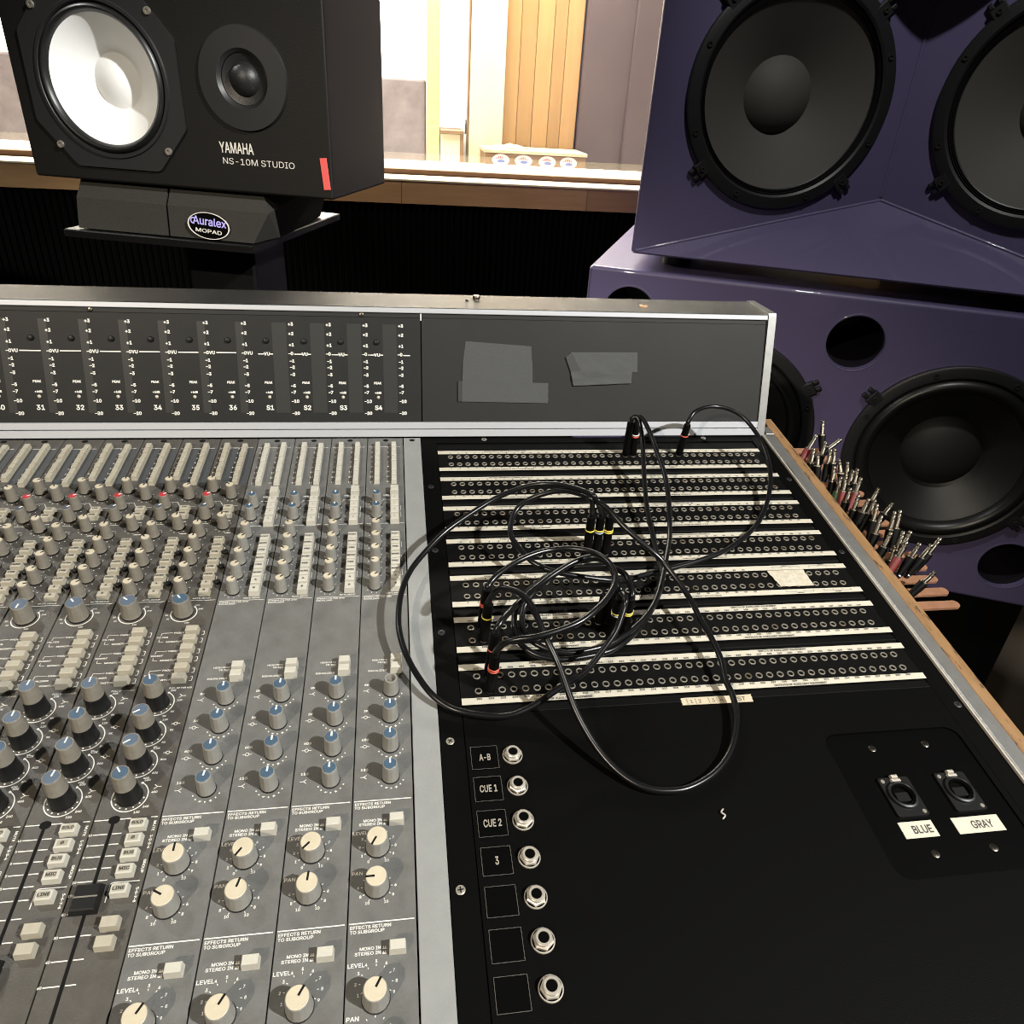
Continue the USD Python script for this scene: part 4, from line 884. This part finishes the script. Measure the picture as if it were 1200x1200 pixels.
# ================================================================== patch bay: seven rows of forty pairs
JP = 8.756
JACK = shape(MB().lathe([(2.85, .02), (2.80, .6), (2.55, .85), (2.1, .85), (1.88, .5), (1.85, .03)], 14), 40)
ORD = ['first', 'second', 'third', 'fourth', 'fifth', 'sixth', 'seventh']
HEADS = {6: ('INPUTS OF AUXILIARY EQUIPMENT', 'OUTPUTS OF AUXILIARY EQUIPMENT'), 7: ('INPUTS OF AUXILIARY EQUIPMENT', 'OUTPUTS OF AUXILIARY EQUIPMENT')}
for b in range(1, 8):
    look = {1: 'nearest the meter bridge with two patch plugs side by side', 2: 'without any plug in it', 3: 'without any plug, behind the three clustered plugs', 4: 'holding three clustered plugs with yellow rings',
            5: 'partly covered by a stained white sticker', 6: 'numbered from 101, under the cord coil', 7: 'numbered from 201, nearest the operator'}[b]
    t = thing('patch_bay_row', '%s patch bay row %s' % (ORD[b - 1], look), 'patch bay', CONS @ T(0, -(b - 1) * .05, 0))
    put(t, 'panel', MB().box(0, 366.8, -38.6, .6, -5.8, 0), 'bay_black')
    sp = MB(); sp.box(0, 366.8, -49.3, -38.8, -5.8, -1.4); sp.box(0, 366.8, -47.2, -41.0, -1.3, .4, ch=.5, top=.6)
    put(t, 'spacer_bar', sp, 'bay_black')
    put(t, 'label_strip', MB().box(.2, 368.2 if b > 1 else 366.4, -6.0, -.2, .05, .5, ch=.1), 'label_cream')
    put(t, 'label_strip', MB().box(.2, 368.2 if b > 1 else 361.6, -38.0, -32.2, .05, .5, ch=.1), 'label_cream')
    for row, y in ((0, -12.2), (1, -26.0)):
        for i in range(40):
            put(t, 'jack', JACK, 'nickel_dull' if RNG.random() < .9 else 'brass', T(13.2 + JP * i, y, 0))
    q = MB(); n0 = {6: 101, 7: 201}.get(b, 1)
    for i in range(40):
        x = 13.2 + JP * i
        if b == 5 and 30 <= i: continue
        text(q, str(n0 + i), x, -5.7, 1.45, .58, 'c', 32, 2, 1.1); text(q, str(n0 + i), x, -34.2, 1.45, .58, 'c', 32, 2, 1.1)
    if b in HEADS:
        for x in (75, 262) if b == 7 else (75, 258): text(q, HEADS[b][0], x, -2.7, 1.7, .58, 'c', 36, 2, 1.0); text(q, HEADS[b][1], x, -37.5, 1.7, .58, 'c', 36, 2, 1.0)
    elif b == 5:
        text(q, '24 TRACK TAPE MACHINES', 225, -2.6, 1.4, .58, 'c', 36, 1, 1.05); text(q, 'INPUTS OF 24 TRACK TAPE MACHINES', 215, -37.3, 1.4, .58, 'c', 36, 1, 1.05)
        for x0 in (296, 332):
            for (ya, yb) in ((-2.2, -4.6), (-35.6, -33.4)):
                line(q, x0, ya, x0 + 26, ya, .3, .58)
                for j in range(4): line(q, x0 + j * 8.7, ya, x0 + j * 8.7, yb, .3, .58)
            marks(q, x0 + 10, -1.7, 6, .9, .6, b); marks(q, x0 + 10, -37.4, 6, .9, .6, b + 1)
        marks(q, 30, -2.6, 22, 1.2, .6, 11); marks(q, 66, -2.6, 40, 1.2, .6, 12); marks(q, 24, -37.3, 20, 1.2, .6, 13); marks(q, 60, -37.3, 60, 1.2, .6, 14)
    else:
        for x, ww, sd in ((70, 46, 1), (232, 42, 2)): marks(q, x - 20, -2.6, ww, 1.2, .6, b * 9 + sd); marks(q, x - 16, -37.3, ww, 1.2, .6, b * 9 + sd + 4)
    put(t, 'printed_numbers', q, 'dark_print', kind='stuff')
t = tape('paper_sticker', [(288.4, -208.0), (324.0, -207.8), (324.6, -229.3), (293.0, -229.0)], 'stained white paper sticker covering jacks at the right of the fifth row', 'paper_stained', CONS, 1.15, 'sticker', .3, .1)

# ================================================================== jack panel below the patch bay
t = thing('jack_panel', 'black panel with chrome jack sockets and small text plates below the patch bay', 'jack panel', CONS)
outer = Polygon([(.2, Y_END), (366.8, Y_END), (366.8, -342.2), (.2, -342.2)])
RECESS = Polygon([(266, -393), (352, -393), (352, -479), (266, -479)]).buffer(10, 10)
put(t, 'panel', MB().prism(outer.difference(RECESS), -5.8, 0), 'panel_black')
put(t, 'rear_fold', MB().box(.2, 366.8, -341.9, -339.0, -5.8, -.4, ch=.4), 'bay_black')
JY = [-382.0, -405.4, -429.4, -453.5, -477.2, -501, -525]
NUT = shape(MB().lathe([(6.9, .05), (6.8, .9), (6.2, 1.0)], 30).lathe([(6.1, .95), (6.1, 2.8), (5.4, 3.3), (4.2, 3.4)], 6), 30)
BUSH = shape(MB().lathe([(4.8, 3.0), (4.8, 4.7), (4.3, 5.2), (3.3, 5.2), (3.05, 4.8), (3.05, 4.2)], 28), 40)
HOLE = shape(MB().lathe([(3.1, 4.6), (0, 4.6)], 20))
for i, y in enumerate(JY):
    M = T(31 + .25 * i, y, 0) @ RZ(.35 * i)
    j = put(t, 'jack_socket', NUT, 'jack_metal', M); put(j, 'bushing', BUSH, 'jack_metal', M); put(j, 'socket_hole', HOLE, 'label_black', M)
    x0, x1, y0, y1 = 3.0, 21.0, y - 9.0, y + 8.3
    p = put(t, 'text_plate', MB().box(x0, x1, y0, y1, .05, .45, ch=.12), 'label_black')
    q = MB()
    for a in ((x0, y0, x1, y0), (x1, y0, x1, y1), (x1, y1, x0, y1), (x0, y1, x0, y0)): line(q, *a, .28, .48)
    put(p, 'plate_edge', q, 'plate_rim')
    wd = ['A-B', 'CUE 1', 'CUE 2', '3', '', '', ''][i]
    if wd: q = MB(); text(q, wd, 12.2, y - 2.6, 4.7, .5, 'c', 64, 1, .60); put(p, 'plate_text', q, 'label_print')
t = thing('connector_plate', 'recessed black plate with two round data connectors', 'connector plate', CONS)
put(t, 'plate', MB().prism(RECESS.buffer(-.4), -5.6, -1.2), 'label_black')
for x, y in ((289.5, -396.2), (331.6, -395.6), (289.7, -474.2), (331.4, -473.8)): screw(t, x, y, -1.2, 2.7, 'nickel')
for cx, cy, hx in ((290.0, -434.8, 1), (333.0, -434.4, 1)):
    fl = Polygon([(-9.5, -12.5), (9.5, -12.5), (9.5, 12.5), (-9.5, 12.5)]).buffer(1.8, 6).difference(Point(0, .6).buffer(8.0, 24))
    c = put(t, 'data_connector', MB().prism(fl, -1.15, .5, T(cx, cy, 0)), 'black_plastic')
    put(c, 'collar', MB().lathe([(10.0, .5), (9.8, 2.2), (8.6, 2.8), (8.0, 2.2), (8.0, -1.1)], 36, T(cx, cy + .6, 0)), 'black_plastic', smooth=40)
    put(c, 'socket', MB().lathe([(7.9, .9), (6.6, 1.2), (6.2, -1.0), (0, -1.0)], 30, T(cx, cy + .6, 0)), 'label_black', smooth=40)
    q = MB(); q.box(-4.6, 4.6, -3.4, 3.0, -.9, .2, T(cx, cy, 0)); put(c, 'contact_block', q, 'chassis_black')
    q = MB(); q.box(-3.6, 3.6, 9.8, 12.6, .6, 3.0, T(cx + .6, cy, 0), ch=.7, top=.4); q.box(-2.6, 2.6, 12.4, 15.4, .6, 3.4, T(cx + .6, cy, 0), ch=.7, top=.4)
    put(c, 'latch', q, 'jack_metal', label='chrome release latch')
    for sx, sy in ((-8.6, 11.6), (8.6, -11.6)): put(c, 'flange_screw', MB().lathe([(1.5, .5), (1.4, .9), (0, 1.0)], 12, T(cx + sx, cy + sy, 0)), 'nickel_dull', smooth=40)
for x, y, wx, wd, lb in ((288.0, -457.6, 24.0, 'BLUE', 'left'), (331.2, -457.7, 34.0, 'GRAY', 'right')):
    t = thing('label_sticker', 'cream label sticker reading %s below the %s data connector' % (wd, lb), 'label', CONS)
    put(t, 'sticker', MB().box(x - wx / 2, x + wx / 2, y - 5.6, y + 5.6, -1.1, -.7, ch=.1), 'label_tape')
    q = MB(); text(q, wd, x + 2.5, y - 2.7, 5.0, -.62, 'c', 72, 1, .82); put(t, 'sticker_text', q, 'dark_print')
t = tape('masking_tape', [(162.6, -343.3), (218.0, -343.5), (217.4, -350.3), (162.2, -349.7)], 'short strip of cream tape with handwritten numbers below the last patch bay row', 'masking_tape', CONS, .1, th=.3, wav=.15)
q = MB(); text(q, '| 1 | 2', 166, -348.6, 3.2, .62, 'l', 56, 0, 1.0); text(q, '| 3 | 4', 183, -348.6, 3.2, .62, 'l', 56, 0, 1.0); text(q, 'ST', 206, -348.7, 3.4, .62, 'l', 56, 0, 1.1)
put(t, 'handwriting', q, 'dark_print')
t = thing('lint', 'tiny curl of pale lint lying on the black jack panel', 'lint', CONS)
put(t, 'curl', MB().tube(spline([(159.8, -440.0, .5), (162.0, -438.0, 1.2), (160.0, -436.0, 1.6), (162.4, -433.4, .9)], 5), .55, 6), 'aluminium_side')

# ================================================================== cord comb and the cords hung in it
t = thing('cord_comb', 'copper-coloured comb of flat fingers fixed along the wooden end cheek', 'cord comb', CONS)
put(t, 'comb_back', MB().box(409.8, 413.0, -256, 34, -30, -9.5, ch=.5), 'copper')
for k in range(16):
    y = -247.0 + 17.4 * k
    pg = Polygon([(413.1, y - 4.9), (459.5, y - 4.6), (459.5, y + 4.6), (413.1, y + 4.9)]).union(Point(459.0, y).buffer(4.7, 8))
    put(t, 'finger', MB().prism(pg, -14.0, -11.6), 'copper')
HANG = [
   ('red', (423.6, -8.0, 4.0), (434.1, 0.6, 17.9)),
   ('black', (456.1, 22.7, 4.0), (457.2, 33.3, 18.2)),
   ('black', (433.2, -21.6, 4.0), (438.8, -12.7, 17.1)),
   ('black', (448.3, -8.3, 4.0), (465.0, -2.8, 15.4)),
   ('black', (421.7, -25.1, -4.0), (425.4, -14.9, 10.3)),
   ('black', (422.3, -37.2, 0.0), (423.5, -28.3, 12.0)),
   ('black', (432.7, -38.3, 4.0), (436.8, -28.7, 17.6)),
   ('black', (439.8, -37.5, 4.0), (442.0, -27.7, 17.5)),
   ('black', (422.5, -70.6, 2.0), (425.3, -60.5, 16.0)),
   ('green', (423.0, -83.6, -2.0), (427.8, -74.3, 11.5)),
   ('red', (423.7, -91.2, 4.0), (427.5, -81.9, 17.2)),
   ('black', (436.9, -79.0, 4.0), (441.9, -70.2, 16.8)),
   ('black', (444.5, -76.8, 4.0), (448.4, -67.5, 17.1)),
   ('black', (438.6, -57.9, 4.0), (436.6, -47.6, 16.9)),
   ('black', (443.5, -62.1, 4.0), (444.5, -52.9, 16.3)),
   ('black', (423.0, -102.9, -2.0), (428.5, -94.1, 10.9)),
   ('red', (436.6, -93.9, 4.0), (443.1, -85.2, 17.1)),
   ('black', (422.7, -119.0, 0.0), (428.3, -109.8, 13.4)),
   ('black', (425.5, -128.8, 4.0), (432.5, -120.8, 16.3)),
   ('black', (431.0, -131.0, 4.0), (438.6, -123.1, 16.3)),
   ('black', (430.2, -142.1, 4.0), (434.7, -132.3, 17.9)),
   ('black', (447.5, -108.6, 4.0), (454.6, -101.9, 14.6)),
   ('black', (422.6, -160.6, 2.0), (430.0, -149.7, 18.2)),
   ('black', (422.2, -178.7, 0.0), (430.0, -170.9, 12.3)),
   ('black', (440.1, -157.1, 4.0), (445.3, -146.5, 19.2)),
   ('black', (447.9, -155.1, 4.0), (452.5, -144.5, 19.0)),
   ('black', (448.2, -131.6, 4.0), (455.7, -127.0, 11.9)),
   ('black', (422.5, -193.8, -4.0), (427.6, -186.1, 7.4)),
   ('black', (429.0, -188.3, 4.0), (436.3, -177.3, 20.2)),
   ('red', (424.6, -197.9, 4.0), (433.4, -190.0, 16.5)),
   ('black', (439.4, -181.5, 4.0), (447.6, -174.1, 15.8)),
   ('black', (437.0, -199.3, 4.0), (446.3, -192.2, 15.6)),
   ('black', (446.9, -200.7, 4.0), (457.4, -194.0, 15.3)),
   ('black', (458.1, -194.9, 4.0), (470.4, -187.1, 17.4)),
   ('black', (428.4, -234.4, 4.0), (438.4, -230.0, 12.2)),
]
def plug_parts(t, p0, d, boot, shaft_l, blen=20.0, collar=True):
    """bare plug: p0 the collar, d the direction of the tip"""
    z = d / np.linalg.norm(d); a = np.cross([0, 0, 1.0] if abs(z[2]) < .9 else [1.0, 0, 0], z); a /= np.linalg.norm(a)
    M = np.eye(4); M[:3, 0], M[:3, 1], M[:3, 2], M[:3, 3] = a, np.cross(z, a), z, p0
    b = put(t, 'boot', MB().lathe([(0, -blen), (2.6, -blen), (3.3, -blen * .7), (4.0, -blen * .3), (4.1, -.8), (0, -.8)], 18, M), boot, smooth=40)
    c = put(t, 'plug', MB().lathe([(4.3, -.8), (4.3, .5), (3.5, 1.1), (2.35, 1.4), (2.35, 1.9), (2.2, shaft_l * .52), (1.9, shaft_l * .55), (2.2, shaft_l * .58), (2.2, shaft_l * .74), (1.7, shaft_l * .78), (2.1, shaft_l * .82), (2.2, shaft_l * .90), (1.3, shaft_l), (0, shaft_l)], 16, M), 'nickel', smooth=35)
    return M, blen
COUNT = {'red': 0}
REDS = ['red-booted patch cord at the far end of the cord comb by the bridge', 'red-booted patch cord right beside the green one in the comb', 'red-booted patch cord two places nearer than the green one', 'red-booted patch cord nearest the operator in the comb']
OWN = {1: 'black-booted patch cord standing tallest and straight at the far end of the comb', 3: 'black-booted patch cord leaning far to the right at the far end of the comb', 33: 'black-booted patch cord whose tip reaches furthest right near the front of the comb',
       34: 'black-booted patch cord lying lowest and nearest the operator on the copper fingers', 8: 'black-booted patch cord right behind the green one in the comb', 15: 'black-booted patch cord between two red ones in the comb'}
for hi, (c, p0, p1) in enumerate(HANG):
    p0, p1 = np.array(p0), np.array(p1); d = p1 - p0; L = min(max(np.linalg.norm(d), 15.0), 19.5)
    if c == 'black': pl = 'far end' if p0[1] > -50 else ('middle' if p0[1] > -145 else 'near end'); lb, gp = 'black-booted patch cord hanging at the %s of the copper comb, bare plug upwards' % pl, 'black patch cords at the %s of the comb' % pl
    elif c == 'green': lb, gp = 'green-booted patch cord, the only green one in the copper comb', None
    else: lb, gp = REDS[COUNT['red']], None; COUNT['red'] += 1
    if hi in OWN: lb, gp = OWN[hi], None
    t = thing('hanging_patch_cord', lb, 'patch cord', CONS, gp)
    M, bl = plug_parts(t, p0, d, 'boot_' + c, L)
    e = M[:3, 3] - M[:3, 2] * bl; dn = np.array([0, -.13, -.99])
    ys = -247.0 + 17.4 * (round((e[1] + 247.0) / 17.4 - .5) + .5)      # the slot of the comb that this cord drops through
    xs = min(max(e[0] - 1, 418), 456)
    path = [e + M[:3, 2] * 2, e - M[:3, 2] * 3, np.array([xs, ys, min(e[2] - 10, -9)]), np.array([xs, ys - 1, -20]), np.array([xs, ys - 6, -60]), np.array([xs, ys - 34, -260])]
    put(t, 'cord', MB().tube(spline(path, 5), 2.1, 8), 'cable_black')

# ================================================================== patch cords lying over the patch bay
CORDS = {
'C5' : [(127.1, -179.4, 62.0), (133.8, -189.4, 62.0), (144.7, -204.4, 55.0), (157.5, -216.8, 48.0), (168.0, -225.6, 42.0), (176.2, -232.1, 36.0), (185.9, -247.0, 28.0), (192.8, -263.4, 22.0), (195.8, -282.9, 18.0), (199.5, -300.7, 15.0), (200.5, -320.9, 12.0), (198.2, -335.8, 10.0), (199.0, -351.9, 8.0), (194.9, -369.9, 7.0), (182.8, -391.9, 5.0), (165.9, -408.0, 4.0), (145.4, -417.6, 3.5), (128.9, -419.3, 3.5), (114.1, -415.9, 4.0), (99.7, -405.3, 6.0), (86.8, -389.3, 12.0), (75.0, -367.6, 24.0), (66.3, -340.1, 40.0), (59.4, -324.9, 50.0), (53.5, -307.3, 58.0), (49.0, -294.3, 60.0), (41.6, -284.5, 60.0), (31.3, -277.4, 56.0), (25.0, -275.0, 48.0)] ,
'C4' : [(124.9, -179.8, 66.0), (119.7, -174.9, 68.0), (105.3, -161.6, 66.0), (89.2, -151.6, 62.0), (70.3, -147.9, 57.0), (44.5, -151.5, 48.0), (18.7, -165.1, 40.0), (-2.8, -179.3, 33.0), (-19.5, -196.5, 27.0), (-33.1, -216.2, 23.0), (-40.7, -237.1, 20.0), (-43.7, -260.8, 18.0), (-42.7, -282.4, 16.0), (-36.2, -306.3, 13.0), (-24.1, -329.2, 9.0), (-13.1, -340.4, 6.0), (-0.9, -347.2, 5.0), (17.4, -351.5, 4.0), (33.6, -352.7, 5.0), (49.9, -348.1, 8.0), (66.0, -341.2, 14.0), (88.3, -333.1, 24.0), (103.3, -321.8, 34.0), (114.2, -311.4, 42.0), (121.6, -298.9, 52.0), (123.5, -294.1, 56.0), (123.6, -284.7, 54.0)] ,
'C3' : [(266.9, -14.9, 46.0), (274.3, -8.9, 52.0), (288.1, -1.2, 54.0), (303.9, 1.6, 54.0), (320.3, -3.3, 52.0), (333.8, -13.2, 46.0), (343.6, -32.5, 36.0), (345.4, -57.5, 27.0), (340.9, -82.5, 19.0), (331.1, -105.9, 12.0), (317.0, -129.0, 8.0), (301.0, -147.9, 5.0), (281.5, -164.3, 4.0), (258.0, -181.0, 4.0), (233.2, -192.1, 4.0), (205.7, -201.4, 4.0), (180.0, -209.3, 5.0), (154.9, -219.3, 8.0), (137.6, -225.0, 12.0), (116.0, -225.1, 16.0), (89.6, -221.8, 20.0), (73.2, -213.5, 22.0), (65.4, -205.6, 24.0), (57.5, -191.8, 27.0), (53.4, -180.2, 32.0), (58.2, -163.8, 38.0), (67.2, -155.7, 44.0), (82.1, -154.3, 52.0), (99.5, -159.4, 60.0), (113.6, -170.5, 64.0), (121.5, -179.5, 64.0)] ,
'C1' : [(202.6, -18.0, 50.0), (205.6, -18.7, 53.0), (208.8, -21.5, 52.0), (211.0, -28.9, 44.0), (209.9, -44.8, 36.0), (202.6, -86.8, 22.0), (194.6, -132.9, 14.0), (190.7, -169.3, 10.0), (187.7, -194.7, 8.0), (185.8, -214.1, 8.0), (178.5, -233.4, 8.0), (165.2, -255.5, 8.0), (151.4, -273.4, 8.0), (136.0, -288.4, 8.0), (118.6, -299.9, 8.0), (96.3, -305.4, 8.0), (76.1, -306.7, 8.0), (59.1, -301.4, 9.0), (48.5, -291.2, 11.0), (45.6, -276.8, 14.0), (48.1, -261.2, 17.0), (54.7, -251.0, 21.0), (64.9, -245.0, 27.0), (76.1, -241.0, 34.0), (87.4, -243.3, 42.0), (99.9, -246.5, 48.0), (114.8, -254.1, 54.0), (122.8, -261.0, 58.0), (129.6, -269.2, 58.0), (131.2, -282.5, 56.0), (131.2, -287.6, 52.0)] ,
'C2' : [(208.2, -18.0, 50.0), (209.6, -20.5, 54.0), (212.5, -26.7, 54.0), (216.1, -44.2, 48.0), (218.1, -67.6, 40.0), (219.8, -91.3, 32.0), (217.2, -119.3, 24.0), (211.7, -145.4, 18.0), (203.6, -173.5, 15.0), (190.4, -205.2, 14.0), (179.2, -230.3, 13.0), (166.0, -254.7, 13.0), (152.4, -271.7, 13.0), (136.5, -285.8, 13.0), (118.4, -297.4, 13.0), (99.5, -303.2, 13.0), (82.5, -304.8, 13.0), (66.7, -300.4, 14.0), (54.7, -291.0, 16.0), (50.9, -279.2, 19.0), (53.7, -265.7, 24.0), (61.4, -256.9, 30.0), (71.5, -250.1, 36.0), (83.5, -245.1, 42.0), (98.0, -240.0, 46.0), (114.5, -235.5, 46.0), (124.8, -239.0, 44.0), (129.1, -247.1, 40.0), (128.6, -258.8, 34.0), (124.9, -262.2, 30.0)] ,
'C6' : [(21.7, -277.0, 57.0), (25.2, -273.0, 60.0), (32.2, -266.6, 62.0), (47.4, -254.8, 63.0), (63.8, -247.1, 64.0), (77.9, -243.6, 64.0), (92.3, -245.5, 66.0), (105.5, -252.6, 68.0), (113.8, -264.9, 70.0), (116.4, -279.1, 70.0), (113.2, -292.0, 70.0), (105.4, -304.2, 70.0), (94.9, -315.8, 70.0), (81.4, -325.6, 68.0), (66.5, -330.9, 66.0), (49.8, -334.3, 64.0), (37.0, -333.1, 61.0), (29.2, -331.6, 57.0), (24.7, -330.9, 51.0), (22.7, -330.8, 45.0)] ,
'C7' : [(23.5, -317.3, 52.0), (28.8, -309.3, 55.0), (37.1, -298.1, 54.0), (46.5, -286.3, 52.0), (57.7, -273.2, 50.0), (68.5, -263.3, 50.0), (80.5, -255.2, 52.0), (93.3, -248.0, 54.0), (106.2, -244.7, 56.0), (115.2, -249.5, 58.0), (119.9, -258.8, 58.0), (122.1, -270.5, 56.0), (123.0, -281.8, 54.0)] ,
}
def jack_at(b, row, i): return np.array([13.2 + JP * i, -(b - 1) * 50 - (12.2 if row == 0 else 26.0), 0.0])
def plugged(t, base, top, rings):
    """a plug pushed into the bay: metal collar, boot up to the point where the cord leaves"""
    d = top - base; h = np.linalg.norm(d); z = d / h; a = np.cross([1.0, 0, 0], z); a /= np.linalg.norm(a)
    M = np.eye(4); M[:3, 0], M[:3, 1], M[:3, 2], M[:3, 3] = np.cross(a, z), a, z, base
    b = put(t, 'plug_boot', MB().lathe([(3.3, 1.1), (3.3, 1.9), (3.9, 2.2), (4.05, h * .62), (4.05, h * .64), (3.8, h * .70), (3.75, h - 1.2), (3.3, h - .2), (2.6, h), (0, h)], 20, M), 'boot_black', smooth=35)
    for k, rc in enumerate(rings):
        zz = h * (.66 - .0 * k) - 2.1 * k
        put(b, 'colour_ring', MB().lathe([(4.0, zz - .65), (4.25, zz - .5), (4.25, zz + .5), (4.0, zz + .65)], 20, M), 'ring_' + rc, smooth=40)
    return M
PLUGS = {   # (row of bay, upper/lower, jack), height of the boot, lean, rings
    'A1': ((1, 0, 22), 43, (-1.4, -1), ()), 'A2': ((1, 0, 23), 41, (-2.6, 2), ('white', 'red')), 'A3': ((1, 0, 29), 41, (1.0, -2), ('red',)),
    'K1': ((4, 1, 13), 42, (-1.0, 2), ('yellow',)), 'K2': ((4, 1, 14), 42, (-1.2, 2), ('yellow', 'blue')), 'K3': ((4, 1, 15), 42, (-1.5, 2), ('yellow', 'yellow')),
    'L1': ((6, 1, 1), 40, (2.0, 0), ('yellow',)), 'L2': ((6, 0, 1), 46, (1.4, -4), ('red', 'red')), 'L3': ((7, 0, 1), 48, (2.4, -2), ('red',)), 'L4': ((7, 1, 1), 40, (1.4, -1), ('red', 'red')),
    'P1': ((6, 0, 12), 30, (1.0, 0), ()), 'P2': ((6, 1, 13), 42, (-2.4, -3), ('yellow', 'white')), 'P3': ((6, 1, 14), 44, (-2.5, -4), ('yellow', 'yellow')), 'P4': ((6, 0, 13), 42, (-1, -2), ())}
USE = [('C1', 'A1', 'P3', 'patch cord from the left of the two close plugs down into the coil'),
       ('C2', 'A2', 'P1', 'patch cord with white and red ring, coiled in mid patch bay'),
       ('C3', 'A3', 'K1', 'patch cord arching from the lone red-ringed plug round the right side'),
       ('C4', 'K2', 'P2', 'patch cord in the largest loop, out over the grey channel strips'),
       ('C5', 'K3', 'L1', 'patch cord hanging lowest, its loop lying on the black jack panel'),
       ('C6', 'L2', 'L4', 'patch cord between two red-ringed plugs at the left of the patch bay'),
       ('C7', 'L3', 'P4', 'patch cord with one red ring rising into the middle of the coil')]
for cn, a, b, lb in USE:
    t = thing('patch_cable', 'black ' + lb.replace('patch cord', 'patch cable'), 'patch cable', CONS)
    ends = []
    for pn in (a, b):
        (jb, rw, ji), h, lean, rings = PLUGS[pn]
        base = jack_at(jb, rw, ji); top = base + np.array([lean[0], lean[1], h]); plugged(t, base, top, rings); ends.append((base, top))
    way = [np.array(p, float) for p in CORDS[cn]]
    def out(e): bs, tp = e; z = (tp - bs) / np.linalg.norm(tp - bs); return [tp - z * 3, tp + z * 3.5]
    near = lambda e, w: np.linalg.norm(e[1] - w) > 5.5
    s0, s1 = out(ends[0]), out(ends[1])
    mid = [p for p in way if np.linalg.norm(p - s0[1]) > 5 and np.linalg.norm(p - s1[1]) > 5]
    path = spline(s0 + mid + s1[::-1], 10)
    path[:, 2] = np.maximum(path[:, 2], 3.2)
    put(t, 'cord', MB().tube(path, 2.35, 12), 'cable_black', smooth=60)
